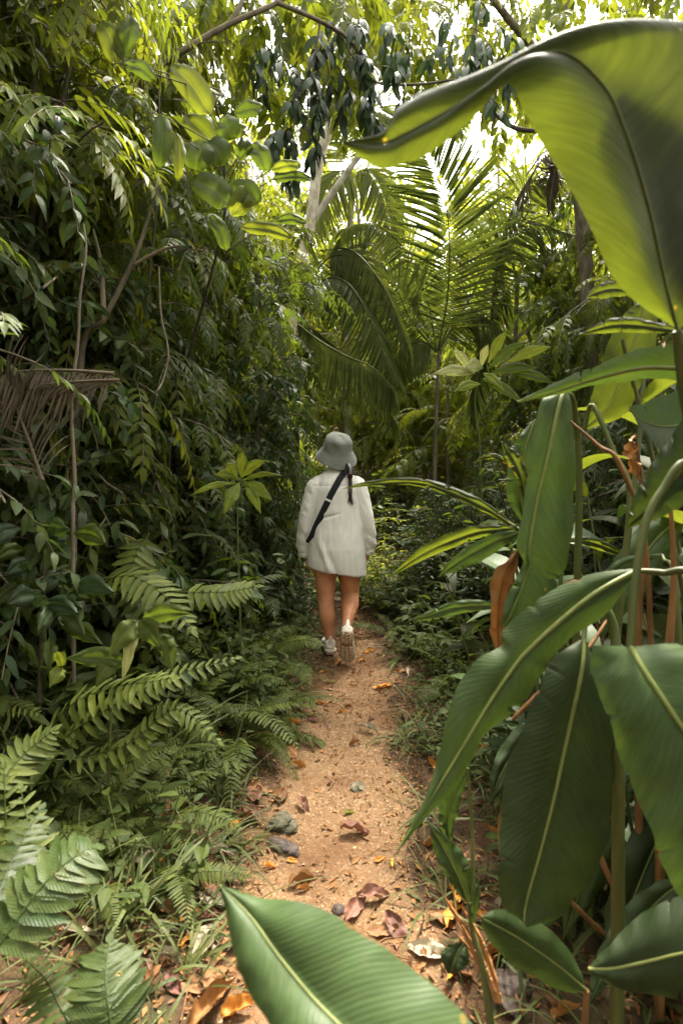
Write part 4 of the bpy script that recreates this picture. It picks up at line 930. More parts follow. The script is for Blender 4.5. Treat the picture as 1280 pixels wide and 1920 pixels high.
# ------------------------------------------------------------------ the broad-leaved clump on the right and the leaves nearest the camera
def blade(parent, L, Mi, Rr, mat, bulge=.012, wave=.003, nu=120, nv=7, rib=(.0045, .0012), seed=0, extra=None, name='leaf', ribmat=None, nick=5):
    """one leaf blade lofted between its left edge, midrib and right edge, each given as (photo x, photo y, distance)"""
    rng = np.random.RandomState(seed + 5)
    rails = [L, Mi, Rr] if extra is None else [L, Mi] + extra + [Rr]
    rr = [rail([W(*p) for p in q], nu) for q in rails]
    A = np.stack(rr, 1)                                     # nu+1, nrails, 3
    rows = []; us = []
    for g in range(A.shape[1] - 1):
        s = np.linspace(0, 1, nv + 1)[:-1] if g < A.shape[1] - 2 else np.linspace(0, 1, nv + 1)
        rows.append(A[:, g, None] + (A[:, g + 1] - A[:, g])[:, None] * s[None, :, None]); us.append(np.stack([s, np.full_like(s, g)], 1))
    V = np.concatenate(rows, 1); us = np.concatenate(us)
    tv = nrm(np.gradient(A[:, 1], axis=0)); ac = nrm(A[:, -1] - A[:, 0]); nn = nrm(np.cross(tv, ac))
    if (nn.mean(0) @ (np.array((0, 0, CAM_H)) - A[:, 1].mean(0))) < 0: nn = -nn
    t = np.linspace(0, 1, nu + 1)
    b = bulge * np.sin(np.pi * us[:, 0]) ; edge = np.abs(us[:, 0] - np.where(us[:, 1] == 0, 1, 0))
    ph = rng.rand() * 6
    wv = wave * np.sin(t[:, None] * 17 + ph + us[None, :, 1] * 2) * edge[None] ** 1.3 + wave * .6 * np.sin(t[:, None] * 41 + ph * 2) * edge[None] ** 2
    wv = wv + wave * 1.2 * fbm(t[:, None] * 5 + seed, us[None, :, 0] * 2 + us[None, :, 1] * 3, 7 + seed) 
    sid = np.where(us[:, 1] == 0, -1, 1); cen = A[:, 1][:, None] - V; cd = np.linalg.norm(cen, axis=2, keepdims=True); cen = cen / np.maximum(cd, 1e-6)
    pull = .0035 * fbm(t[:, None] * 30 + seed, sid[None] * 3.3 + 0 * t[:, None], 3 + seed, 3)
    for q in range(nick):
        tq, sq, wq, dq = .12 + .8 * rng.rand(), rng.choice((-1, 1)), .004 + .008 * rng.rand(), .006 + .022 * rng.rand() ** 2
        pull = pull + dq * np.maximum(0, 1 - np.abs(t[:, None] - tq + .012 * edge[None]) / wq) * (sid[None] == sq)
    V = V + cen * np.minimum(pull * (edge[None] ** 2), cd[..., 0] * .8)[..., None]
    V = V + nn[:, None] * ((b[None] + wv) * np.sin(np.pi * np.clip(t * .96 + .02, 0, 1))[:, None] ** .5)[..., None]
    nc = V.shape[1]; c = (us[:, 1] + us[:, 0]); c = np.where(c <= 1, c * .5, .5 + (c - 1) / max(A.shape[1] - 2, 1) * .5)
    uv = np.stack(np.broadcast_arrays(c[None], t[:, None]), -1)
    mb = MB(); mb.add(V.reshape(-1, 3), grid_faces(nu, nc - 1), uv.reshape(-1, 2), .35 + .3 * rng.rand())
    o = mb.obj(name, mat, parent)
    if rib:
        rb = MB(); tube(rb, A[:, 1] + nn * rib[0] * .35, np.linspace(rib[0], rib[1], nu + 1), 6, .4); rb.obj('midrib', ribmat or M['rib'], o)
    return o
def sym(pts, hw, tilt=0.0):
    """edges for a leaf whose midrib is pts=(px,py,d) and whose half widths (left, right of travel, in photo px) are given per point; tilt = how much nearer the left edge is than the right, per px"""
    p = np.array(pts, float); tg = np.gradient(p[:, :2], axis=0); tg /= np.maximum(np.linalg.norm(tg, axis=1, keepdims=True), 1e-6)
    nr = np.stack([tg[:, 1], -tg[:, 0]], 1); hw = np.array(hw, float)
    if hw.ndim == 1: hw = np.stack([hw, hw], 1)
    k = p[:, 2:3] / FPX
    L = np.hstack([p[:, :2] + nr * hw[:, :1], p[:, 2:] - tilt * hw[:, :1] * k]); Rr = np.hstack([p[:, :2] - nr * hw[:, 1:], p[:, 2:] + tilt * hw[:, 1:] * k])
    return L.tolist(), p.tolist(), Rr.tolist()
def stalk(parent, pts, r, mat='stem', name='stem', n=8):
    mb = MB(); tube(mb, [W(*p) for p in pts], r, n, .5, smooth=max(12, 6 * len(pts))); return mb.obj(name, M[mat], parent)
def to_ground(px, py, d, sink=.02):
    p = W(px, py, d); return p
def clump(name, label, base, cat='plant', group=None):
    """an Empty at the plant's base whose children are already in scene coordinates"""
    t = thing(name, label, cat, (0, 0, 0), 0, group)
    return t
def foot(px, d):
    """photo row at which the ground lies at this column and distance"""
    lo, hi = 900.0, 4000.0
    for _ in range(40):
        m = (lo + hi) / 2; p = W(px, m, d)
        if p[2] > tz(p[0], p[1]): lo = m
        else: hi = m
    return m + 8

# A: the giant leaf arching over the top corner
a = clump('ginger_plant', 'tall plant whose giant translucent leaf arches over the top corner of the view', None)
blade(a, [(1262, 612, .72), (1165, 545, .66), (1110, 440, .62), (1042, 300, .60), (985, 215, .59), (958, 165, .585), (905, 200, .585), (830, 268, .59), (762, 305, .60), (715, 318, .605), (640, 271, .61)],
      [(1268, 620, .72), (1243, 520, .69), (1215, 390, .66), (1172, 250, .63), (1128, 160, .62), (1040, 98, .60), (915, 162, .592), (828, 215, .595), (762, 250, .602), (716, 268, .606), (640, 270, .61)],
      [(1274, 612, .74), (1370, 520, .80), (1420, 360, .80), (1420, 200, .76), (1380, 80, .73), (1200, 34, .64), (930, 122, .612), (815, 170, .615), (748, 202, .615), (718, 250, .612), (640, 269, .61)], M['big_light'], .012, .003, 140, 9, (.0022, .0008), 1, nick=0, name='leaf', ribmat=M['stem'])
stalk(a, [(1268, 620, .72), (1282, 720, .74), (1330, 1100, .80), (1345, foot(1345, .84), .84)], [.006, .011, .014])
blade(a, *sym([(1330, 380, .60), (1285, 300, .585), (1230, 215, .57), (1175, 178, .565), (1130, 200, .56)], [0, 90, 110, 62, 0], .2), M['big_dark'], seed=77) if False else None
# the second leaf above it, whose shade falls on it
sl = clump('ginger_plant', 'plant whose upper leaf hangs above the giant arching leaf and shades it', None)
def above(px, py, d, h): 
    q = W(px, py, d) + np.array(sv) * h; x = q[0] / ((q[1]) * cp - (q[2] - CAM_H) * sp); return q
def blade_world(parent, pts, hw, side, mat, seed=0, nu=40, nv=8, kind='ellip'):
    p = rail(pts, nu); t = np.linspace(0, 1, nu + 1); w = np.maximum(outline(kind, t), .02) * hw; side = nrm(np.array(side, float)); s = np.linspace(-1, 1, nv * 2 + 1)
    tv = nrm(np.gradient(p, axis=0)); sd = nrm(side - (tv @ side)[:, None] * tv); nn = np.cross(tv, sd)
    V = p[:, None] + sd[:, None] * (w[:, None] * s[None])[..., None] + nn[:, None] * (.10 * w[:, None] * np.abs(s)[None] ** 1.5)[..., None]
    mb = MB(); mb.add(V.reshape(-1, 3), grid_faces(nu, nv * 2), np.stack(np.broadcast_arrays(s[None] * .5 + .5, t[:, None]), -1).reshape(-1, 2)); o = mb.obj('leaf', mat, parent)
    rb = MB(); tube(rb, p, [.005, .0012], 6); rb.obj('midrib', M['rib'], o); return o
def shifted(pts, h):
    return [W(*p) + np.array(sv) * h for p in pts]
sh = .055
def blade_pts(parent, rails, mat, nu=40):
    A = np.stack([rail(q, nu) for q in rails], 1); s = np.linspace(0, 1, 8); V = np.concatenate([A[:, 0, None] + (A[:, 1] - A[:, 0])[:, None] * s[None, :-1, None], A[:, 1, None] + (A[:, 2] - A[:, 1])[:, None] * s[None, :, None]], 1)
    mb = MB(); mb.add(V.reshape(-1, 3), grid_faces(nu, 14), np.stack(np.broadcast_arrays(np.linspace(0, 1, 15)[None], np.linspace(0, 1, nu + 1)[:, None]), -1).reshape(-1, 2)); o = mb.obj('leaf', mat, parent)
    rb = MB(); tube(rb, A[:, 1], [.0012, .004], 6); rb.obj('midrib', M['rib'], o)
p3 = shifted([(1165, 184, .625), (1205, 240, .65), (1270, 380, .69), (1330, 560, .73), (1400, 720, .78)], sh)
blade_pts(sl, [shifted([(1162, 184, .625), (1124, 232, .625), (1180, 370, .645), (1222, 500, .68), (1300, 640, .72)], sh), p3, shifted([(1168, 184, .625), (1270, 195, .68), (1400, 330, .74), (1480, 520, .80), (1500, 740, .84)], sh)], M['big_dark'])
mbs = MB(); e0 = p3[-1]; tube(mbs, [e0, e0 + np.array((.06, .02, -.25)), e0 + np.array((.10, .03, -.7)), (e0[0] + .12, e0[1] + .03, tz(e0[0] + .12, e0[1] + .03) - .02)], [.007, .012, .015], 8, smooth=20); mbs.obj('stem', M['stem'], sl)

# B: dark blades entering from the right
b = clump('ginger_plant', 'plant with long dark blades reaching in below the giant arching leaf', None)
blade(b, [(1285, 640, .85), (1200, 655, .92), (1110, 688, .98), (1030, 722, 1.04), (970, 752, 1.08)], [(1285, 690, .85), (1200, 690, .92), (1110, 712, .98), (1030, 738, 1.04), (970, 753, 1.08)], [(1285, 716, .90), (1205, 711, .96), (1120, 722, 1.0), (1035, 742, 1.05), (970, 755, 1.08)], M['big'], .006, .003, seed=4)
stalk(b, [(1285, 690, .85), (1330, 760, .86), (1352, 1300, .90), (1356, foot(1356, .92), .92)], [.006, .011, .014])
blade(b, *sym([(1275, 622, .98), (1210, 612, 1.02), (1150, 610, 1.06), (1085, 627, 1.1)], [4, 12, 14, 0]), M['big_light'], .004, .002, seed=5, rib=(.002, .001))
stalk(b, [(1275, 622, .98), (1325, 700, .95), (1350, 1300, .90)], [.004, .008, .011])
blade(b, [(1290, 770, .9), (1235, 850, .92), (1195, 915, .94), (1172, 985, .97)], [(1300, 850, .88), (1262, 900, .90), (1220, 945, .93), (1174, 987, .97)], [(1330, 900, .86), (1290, 940, .88), (1235, 972, .92), (1178, 990, .97)], M['big_dark'], .01, .004, seed=6)
stalk(b, [(1300, 850, .88), (1340, 900, .88), (1354, 1300, .91)], [.004, .008, .011])
blade(b, [(1295, 720, 1.22), (1235, 745, 1.22), (1190, 760, 1.22), (1178, 762, 1.22)], [(1300, 790, 1.22), (1250, 800, 1.22), (1205, 790, 1.22), (1178, 765, 1.22)], [(1300, 900, 1.16), (1255, 855, 1.18), (1215, 822, 1.2), (1179, 768, 1.22)], M['blue_leaf'], .002, .002, seed=7, rib=(.002, .001))
stalk(b, [(1300, 800, 1.2), (1345, 900, 1.1), (1354, 1300, .92)], [.004, .008, .010])

# C: upright leaf with a yellow midrib and its neighbours
c = clump('ginger_plant', 'plant with an upright pale-ribbed leaf turning yellow at its hanging tip', None)
blade(c, [(1050, 735, 1.22), (1012, 755, 1.2), (995, 850, 1.18), (985, 930, 1.17), (968, 1020, 1.15), (978, 1060, 1.15), (955, 1110, 1.14), (940, 1150, 1.13), (937, 1172, 1.13)],
      [(1058, 733, 1.22), (1046, 760, 1.2), (1026, 850, 1.18), (1006, 930, 1.17), (990, 1020, 1.15), (988, 1062, 1.15), (972, 1110, 1.14), (955, 1152, 1.13), (942, 1175, 1.13)],
      [(1066, 735, 1.22), (1070, 770, 1.22), (1080, 860, 1.22), (1074, 950, 1.22), (1066, 1030, 1.2), (1055, 1080, 1.19), (1030, 1125, 1.17), (990, 1160, 1.15), (945, 1178, 1.13)], M['big'], .012, .004, seed=8, rib=(.006, .002))
stalk(c, [(1058, 733, 1.22), (1075, 760, 1.3), (1085, 900, 1.35), (1078, 1250, 1.36), (1070, foot(1070, 1.36), 1.36)], [.005, .009, .012])
blade(c, *sym([(1000, 790, 1.34), (982, 850, 1.33), (975, 930, 1.32), (985, 985, 1.32)], [4, 26, 24, 3]), M['big'], .008, .004, seed=9)
stalk(c, [(985, 985, 1.32), (1010, 1090, 1.34), (1060, 1250, 1.36)], [.004, .007, .009])
blade(c, [(1205, 562, 1.5), (1168, 590, 1.5), (1132, 660, 1.5), (1110, 740, 1.5), (1092, 800, 1.5)], [(1210, 560, 1.5), (1198, 610, 1.5), (1170, 690, 1.5), (1140, 760, 1.5), (1096, 803, 1.5)], [(1216, 562, 1.5), (1234, 610, 1.52), (1210, 700, 1.52), (1172, 775, 1.52), (1100, 806, 1.5)], M['big_light'], .01, .004, seed=10)
stalk(c, [(1096, 803, 1.5), (1110, 760, 1.46), (1150, 850, 1.42), (1180, 930, 1.40), (1160, 1150, 1.38), (1100, foot(1100, 1.37), 1.37)], [.005, .008, .011])
blade(c, *sym([(1185, 548, 1.6), (1150, 542, 1.6), (1120, 548, 1.6), (1098, 558, 1.6)], [6, 15, 13, 0]), M['big_light'], .004, .002, seed=11, rib=(.002, .001))
stalk(c, [(1185, 548, 1.6), (1205, 700, 1.55), (1185, 950, 1.45)], [.003, .006, .008])
def slim(parent, pts, hw, mat, seed, root, tilt=0.0, bul=.005):
    blade(parent, *sym(pts, hw, tilt), mat, bul, .003, seed=seed, rib=(.0025, .0008))
    stalk(parent, [pts[0]] + root, [.0035, .006, .008])
slim(c, [(962, 985, 1.2), (915, 955, 1.22), (850, 924, 1.26), (780, 905, 1.3), (700, 907, 1.35), (640, 917, 1.38)], [(3, 3), (8, 9), (8, 10), (6, 9), (4, 7), (0, 0)], M['big_light'], 12, [(1010, 1040, 1.25), (1058, 1200, 1.34)])
slim(c, [(972, 990, 1.32), (930, 993, 1.34), (880, 1002, 1.37), (800, 1035, 1.42), (725, 1084, 1.46)], [(2, 2), (8, 9), (12, 14), (11, 14), (0, 0)], M['big_light'], 13, [(1015, 1050, 1.33), (1062, 1220, 1.36)])
slim(c, [(975, 997, 1.26), (935, 1012, 1.28), (885, 1038, 1.31), (850, 1060, 1.33), (820, 1082, 1.35)], [(2, 2), (16, 14), (20, 16), (13, 12), (0, 0)], M['big'], 14, [(1018, 1060, 1.3), (1062, 1230, 1.36)])
slim(c, [(945, 1137, 1.3), (900, 1135, 1.32), (850, 1140, 1.35), (800, 1155, 1.38), (766, 1163, 1.4)], [(2, 2), (10, 10), (13, 12), (9, 7), (0, 0)], M['big'], 15, [(1000, 1170, 1.3), (1062, 1290, 1.36)])
slim(c, [(1062, 1012, 1.42), (1100, 1015, 1.44), (1140, 1028, 1.46), (1180, 1048, 1.48)], [(3, 3), (9, 9), (9, 9), (0, 0)], M['big_light'], 16, [(1050, 1100, 1.4), (1066, 1260, 1.36)])
slim(c, [(986, 938, 1.28), (975, 890, 1.28), (958, 855, 1.29), (940, 828, 1.3)], [(2, 2), (10, 14), (11, 13), (0, 0)], M['big_light'], 17, [(990, 1000, 1.3), (1060, 1240, 1.36)])
slim(c, [(955, 872, 1.3), (930, 856, 1.31), (905, 858, 1.32), (888, 868, 1.33)], [(1, 1), (5, 5), (4, 4), (0, 0)], M['big_light'], 18, [(975, 900, 1.3), (1000, 1010, 1.31)])
blade(c, *sym([(942, 1260, 1.30), (934, 1180, 1.29), (945, 1090, 1.27), (975, 1020, 1.25)], [(2, 2), (14, 12), (22, 16), (0, 3)]), M['dry_leaf'], .02, .012, seed=19, rib=None)

# D: the big diagonal leaf and the hanging leaves beside it
d = clump('ginger_plant', 'plant with a long diagonal leaf notched on its upper edge and broad hanging leaves', None)
blade(d, [(1188, 1066, 1.0), (1092, 1080, 1.0), (1000, 1128, .98), (945, 1182, .97), (938, 1212, .965), (890, 1238, .95), (850, 1310, .92), (822, 1420, .90), (792, 1500, .88), (746, 1590, .86)],
      [(1190, 1070, 1.0), (1112, 1113, .985), (1035, 1175, .965), (985, 1222, .955), (965, 1245, .95), (920, 1310, .93), (880, 1375, .91), (835, 1450, .89), (800, 1506, .875), (745, 1592, .86)],
      [(1184, 1084, 1.0), (1135, 1150, .99), (1070, 1198, .98), (1030, 1240, .975), (1010, 1268, .97), (972, 1332, .955), (905, 1382, .94), (862, 1462, .91), (815, 1517, .885), (747, 1594, .86)], M['big'], .010, .004, 160, seed=20, rib=(.0055, .0015))
stalk(d, [(1190, 1070, 1.0), (1240, 1074, .98), (1300, 1090, .95), (1330, 1300, .95), (1325, foot(1325, .96), .96)], [.005, .008, .012])
blade(d, [(1085, 1200, 1.08), (1035, 1238, 1.06), (990, 1330, 1.03), (952, 1440, 1.0), (931, 1580, .97), (940, 1690, .95), (978, 1728, .94)],
      [(1093, 1200, 1.08), (1088, 1262, 1.05), (1060, 1390, 1.02), (1036, 1500, .99), (1010, 1600, .97), (985, 1690, .95), (980, 1730, .94)],
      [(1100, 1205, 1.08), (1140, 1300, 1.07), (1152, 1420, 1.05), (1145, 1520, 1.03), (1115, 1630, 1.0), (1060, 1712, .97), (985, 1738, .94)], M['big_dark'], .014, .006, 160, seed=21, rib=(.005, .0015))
stalk(d, [(1093, 1200, 1.08), (1105, 1130, 1.12), (1150, 1180, 1.12), (1158, 1450, 1.05), (1155, foot(1155, 1.05), 1.05)], [.005, .010, .014])
blade(d, [(1108, 1211, .80), (1112, 1270, .79), (1150, 1380, .77), (1200, 1510, .75), (1240, 1620, .73), (1300, 1720, .72)],
      [(1180, 1214, .82), (1205, 1258, .79), (1250, 1325, .76), (1310, 1420, .74), (1370, 1560, .72), (1400, 1720, .71)],
      [(1270, 1205, .84), (1310, 1230, .82), (1390, 1290, .80), (1470, 1400, .78), (1500, 1560, .76), (1480, 1720, .73)], M['big'], .012, .005, 160, 9, seed=22, rib=(.005, .002))
stalk(d, [(1180, 1216, .82), (1190, 1090, .84), (1210, 980, .86), (1240, 920, .87), (1290, 870, .88), (1345, 1000, .92), (1335, 1500, .95)], [.006, .007, .010])
blade(d, *sym([(1240, 1040, 1.3), (1170, 1060, 1.28), (1120, 1110, 1.25), (1085, 1160, 1.22)], [(2, 2), (14, 14), (14, 14), (0, 0)]), M['big'], .006, .003, seed=31, rib=(.002, .001)) 
stalk(d, [(1240, 1040, 1.3), (1270, 1150, 1.2), (1290, foot(1290, 1.1), 1.1)], [.004, .007, .010])

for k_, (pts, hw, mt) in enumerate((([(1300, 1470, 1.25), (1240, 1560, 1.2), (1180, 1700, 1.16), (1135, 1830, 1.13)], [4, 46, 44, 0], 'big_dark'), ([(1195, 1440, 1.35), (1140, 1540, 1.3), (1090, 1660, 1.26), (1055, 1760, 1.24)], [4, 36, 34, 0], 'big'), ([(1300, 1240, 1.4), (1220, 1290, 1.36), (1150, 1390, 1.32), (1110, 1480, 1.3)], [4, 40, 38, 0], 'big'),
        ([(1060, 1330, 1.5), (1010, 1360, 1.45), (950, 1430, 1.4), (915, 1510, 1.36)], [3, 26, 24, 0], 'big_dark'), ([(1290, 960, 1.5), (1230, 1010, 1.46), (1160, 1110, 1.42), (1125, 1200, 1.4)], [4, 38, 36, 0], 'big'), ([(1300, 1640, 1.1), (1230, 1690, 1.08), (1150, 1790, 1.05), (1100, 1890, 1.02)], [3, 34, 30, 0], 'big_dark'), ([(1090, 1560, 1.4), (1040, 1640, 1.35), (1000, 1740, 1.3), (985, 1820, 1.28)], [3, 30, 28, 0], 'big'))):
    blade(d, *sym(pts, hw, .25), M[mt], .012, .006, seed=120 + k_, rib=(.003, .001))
    x0, y0, d0 = pts[0]; stalk(d, [pts[0], (x0 + 25, y0 - 40, d0 + .02), (x0 + 60, y0 + 120, d0), (x0 + 70, foot(x0 + 70, d0), d0)], [.004, .006, .009])
# E: the leaf thrust up from below the camera
e = clump('ginger_plant', 'broad pointed leaf with a pale midrib thrust over the path close to the camera', None)
blade(e, [(413, 1660, .64), (432, 1755, .60), (455, 1838, .57), (505, 1920, .54), (580, 2010, .51), (680, 2100, .49), (800, 2200, .47)],
      [(413, 1660, .64), (470, 1720, .61), (522, 1792, .58), (590, 1875, .55), (670, 1955, .52), (770, 2050, .50), (880, 2160, .48)],
      [(413, 1660, .64), (480, 1682, .63), (570, 1693, .61), (672, 1742, .59), (780, 1822, .57), (880, 1912, .545), (980, 2040, .51)], M['big'], .008, .002, 140, 9, nick=1, seed=23, rib=(.0012, .0022))
q = W(880, 2160, .48); mbs = MB(); tube(mbs, [q, q + np.array((.08, -.05, -.15)), (q[0] + .16, q[1] - .02, tz(q[0] + .16, q[1] - .02) - .02)], [.005, .010, .013], 8, smooth=16); mbs.obj('stem', M['stem'], e)

# F: low shoot with dry orange sheaths
f = clump('ginger_shoot', 'young shoot with one upright leaf and dry orange sheaths at its foot', None)
blade(f, *sym([(878, 1692, 1.12), (858, 1640, 1.12), (832, 1590, 1.13), (802, 1540, 1.14)], [(4, 3), (22, 26), (20, 22), (0, 0)]), M['big'], .006, .004, seed=24, rib=(.003, .001))
stalk(f, [(878, 1692, 1.12), (884, 1740, 1.12), (905, 1820, 1.10), (935, foot(935, 1.08), 1.08)], [.004, .006, .010])
blade(f, *sym([(845, 1585, 1.2), (838, 1540, 1.2), (850, 1490, 1.2), (876, 1440, 1.2)], [(2, 2), (16, 14), (20, 16), (3, 3)]), M['big'], .006, .003, seed=25, rib=(.002, .001))
stalk(f, [(876, 1440, 1.2), (885, 1560, 1.18), (886, 1700, 1.13)], [.003, .004, .006])
blade(f, *sym([(886, 1730, 1.11), (893, 1680, 1.11), (897, 1645, 1.12)], [(4, 4), (7, 7), (0, 0)]), M['big'], .003, .002, seed=26, rib=None)
for i, (x0, y0, x1, y1, w) in enumerate(((815, 1655, 930, 1880, 9), (838, 1690, 925, 1860, 13), (866, 1700, 938, 1880, 12), (850, 1745, 930, 1870, 10))):
    blade(f, *sym([(x0, y0, 1.14), ((x0 * 2 + x1) / 3 + 8, (y0 * 2 + y1) / 3, 1.13), ((x0 + 2 * x1) / 3 + 6, (y0 + 2 * y1) / 3, 1.11), (x1, y1, 1.09)], [(1, 1), (w * .5, w * .5), (w * .6, w * .6), (w * .4, w * .4)]), M['dry_leaf'], .006, .004, seed=40 + i, rib=None, name='sheath')

# G, H: two low leaves
g = clump('ginger_shoot', 'low blue-green oval leaf lying out from a dry brown stalk', None)
blade(g, [(1098, 1862, 1.02), (1050, 1856, 1.02), (985, 1825, 1.0), (930, 1780, .99), (903, 1735, .98), (903, 1722, .98)], [(1098, 1856, 1.02), (1060, 1822, 1.01), (1010, 1785, 1.0), (960, 1752, .99), (925, 1733, .98), (903, 1720, .98)], [(1097, 1850, 1.03), (1075, 1795, 1.03), (1030, 1742, 1.03), (975, 1712, 1.02), (930, 1705, 1.0), (903, 1718, .98)], M['big'], .008, .003, seed=27, rib=(.0025, .001))
stalk(g, [(1098, 1856, 1.02), (1098, 1880, 1.02), (1085, foot(1085, 1.02), 1.02)], [.005, .006, .008], 'dry_stem')
h = clump('ginger_shoot', 'broad dark leaf pointing inward across the low corner, its tip curled', None)
blade(h, [(1103, 1818, .84), (1140, 1846, .83), (1200, 1862, .82), (1290, 1872, .80), (1400, 1850, .78)], [(1103, 1816, .84), (1150, 1815, .83), (1210, 1803, .82), (1290, 1785, .80), (1400, 1770, .78)], [(1103, 1814, .84), (1140, 1772, .85), (1205, 1712, .86), (1290, 1678, .85), (1400, 1700, .80)], M['big_dark'], .010, .004, seed=28, rib=(.003, .0015))
stalk(h, [(1400, 1772, .78), (1420, 1830, .78), (1425, foot(1425, .80), .80)], [.005, .008, .011])
# bare and dry stems between them
for i, (pts, r, mt, lab) in enumerate((
        ([(1068, 790, 1.2), (1120, 835, 1.18), (1166, 882, 1.16), (1215, 1100, 1.2), (1225, foot(1225, 1.2), 1.2)], [.003, .005, .007], 'dry_stem', 'bent dry stick standing behind the upright pale-ribbed leaf'),
        ([(1192, 830, 1.25), (1205, 960, 1.24), (1195, 1200, 1.22), (1200, foot(1200, 1.2), 1.2)], [.004, .008, .010], 'dry_stem', 'orange-brown dead stalk with a shrivelled sheath among the green stems'),
        ([(1255, 935, 1.15), (1262, 1100, 1.15), (1240, 1400, 1.15), (1235, foot(1235, 1.15), 1.15)], [.004, .009, .011], 'dry_stem', 'dead brown stalk beside the green stems at the edge'),
        ([(1140, 1160, 1.3), (1090, 1230, 1.25), (1010, 1300, 1.2), (960, 1350, 1.2)], [.004, .006, .005], 'dry_stem', 'fallen dry stalk leaning behind the long diagonal leaf'),
        ([(1230, 1830, 1.2), (1120, 1740, 1.2), (1040, 1660, 1.2)], [.004, .006, .005], 'dry_stem', 'thin orange stalk fallen behind the low oval leaf'),
        ([(1080, 1480, 1.25), (1130, 1620, 1.2), (1180, 1720, 1.18)], [.004, .007, .006], 'dry_stem', 'reddish broken stalk behind the dark hanging leaf'))):
    t = thing('dry_stalk', lab, 'stalk'); mb = MB(); tube(mb, [W(*p) for p in pts], r, 7, .5, smooth=24); mb.obj('stem', M[mt], t)
    if i == 1: blade(t, *sym([(1196, 900, 1.24), (1185, 870, 1.24), (1180, 835, 1.24), (1190, 815, 1.24)], [(3, 5), (10, 12), (8, 8), (0, 0)]), M['dry_leaf'], .01, .01, seed=60, rib=None)
RB = np.random.RandomState(9)
for i in range(22):
    px = 1040 + 300 * RB.rand(); d0 = 1.25 + .9 * RB.rand(); top = 1000 + 300 * RB.rand()
    fy = foot(px, d0); mb = MB(); tube(mb, [W(px + 30 * RB.randn(), top, d0), W(px + 26 * RB.randn(), top * .65 + fy * .35, d0 + .05 * RB.randn()), W(px + 14 * RB.randn(), top * .3 + fy * .7, d0 + .04 * RB.randn()), W(px, fy, d0)], [.0025, .0045 + .004 * RB.rand()], 7, RB.rand(), smooth=16)
    o = mb.obj('cane', M['stem' if RB.rand() < .72 else 'dry_stem']); tag(o, 'bare cane standing in the shaded heart of the broad-leaved clump', 'cane', 'bare canes in the broad-leaved clump')
# filler leaves deeper inside the clump
def gl_proto(seed, n, H, ll, lw, mat):
    rng = np.random.RandomState(seed); t = thing('ginger_plant', 'x', 'plant'); ms = MB()
    for s in range(n):
        a = rng.rand() * 6.28; p, tg = arc(rot_z(a) * .08, nrm(rot_z(a) * .25 + np.array((0, 0, 1.))), H * (.6 + .5 * rng.rand()), .25, 8); tube(ms, p, [.010, .005], 6)
        for j in range(5):
            i = 3 + j; b = (j % 2) * math.pi + a + 1.57 + .3 * rng.randn(); dd = nrm(rot_z(b) + np.array((0, 0, .8)))
            mb = MB(); leaves(mb, p[i], dd, np.array((0, 0, 1.)) + .2 * rng.randn(3), ll * (.7 + .5 * rng.rand()), lw * (.8 + .4 * rng.rand()), 'lance', 16, 6, 1.1 + .8 * rng.rand(), .22, rng.rand(), wave=.006); mb.obj('leaf', mat, t)
    ms.obj('stem', M['stem'], t); return t
GP = [gl_proto(3, 3, 1.2, .48, .12, M['big']), gl_proto(4, 4, .9, .40, .10, M['big_dark']), gl_proto(5, 3, 1.5, .52, .13, M['big_light'])]
for i, (x, y, s, k) in enumerate(((.95, 1.95, 1.0, 0), (1.35, 1.6, 1.05, 2), (1.25, 2.3, 1.0, 1), (1.7, 2.1, 1.1, 0), (1.0, 1.45, .8, 1), (1.6, 2.8, 1.0, 2), (1.15, 2.7, .8, 1), (2.1, 1.7, 1.1, 1), (1.95, 2.6, 1.1, 0), (.72, 1.75, .62, 1), (.85, 1.30, .60, 0), (.70, 2.15, .55, 0), (1.02, 1.12, .6, 1), (1.3, 1.25, .8, 1), (.80, 2.6, .6, 2), (1.1, 3.2, .8, 0), (.62, 1.45, .42, 1))):
    dup(GP[k], (x, y, tz(x, y) - .02), i * 1.9, s, 'leafy ginger plant filling the shade deep in the broad-leaved clump', 'ginger plants deep in the clump')
for q in GP: drop(q)

# ------------------------------------------------------------------ palms beyond the hiker
RP = np.random.RandomState(21)
def palm(label, px, d, crown_py, fronds, r=.07, mat='palm', group=None, bark='bark', aux=5, aux_l=1.6, seed=0):
    t = clump('palm', label, None, 'palm tree', group)
    fy = foot(px, d); rng = np.random.RandomState(seed + 50)
    mb = MB(); tube(mb, [W(px + 4, crown_py, d), W(px - 3, (crown_py + fy) / 2, d), W(px, fy, d)], [r * .7, r * .85, r * 1.2], 10, .5, smooth=14); mb.obj('trunk', M[bark], t)
    for pts, ll, lw, n, dr, kw in fronds:
        fr = frond_geo([W(*p) for p in pts], ll, lw, n, dr, rng, **{k: v for k, v in kw.items() if k != 'mat'})
        fr.obj('frond', M[kw.get('mat', mat)], t)
    c = W(px + 4, crown_py, d)
    for i in range(aux):
        a = 0.6 + i * 6.283 / max(aux, 1) + .3 * rng.randn(); dr = nrm(rot_z(a) + np.array((0, 0, 1.1 + .5 * rng.rand())))
        p, _ = arc(c, dr, aux_l * (.8 + .4 * rng.rand()), 1.5, 8)
        frond_geo(p, .46, .020, 64, .45, rng, r=.009).obj('frond', M[mat], t)
    return t
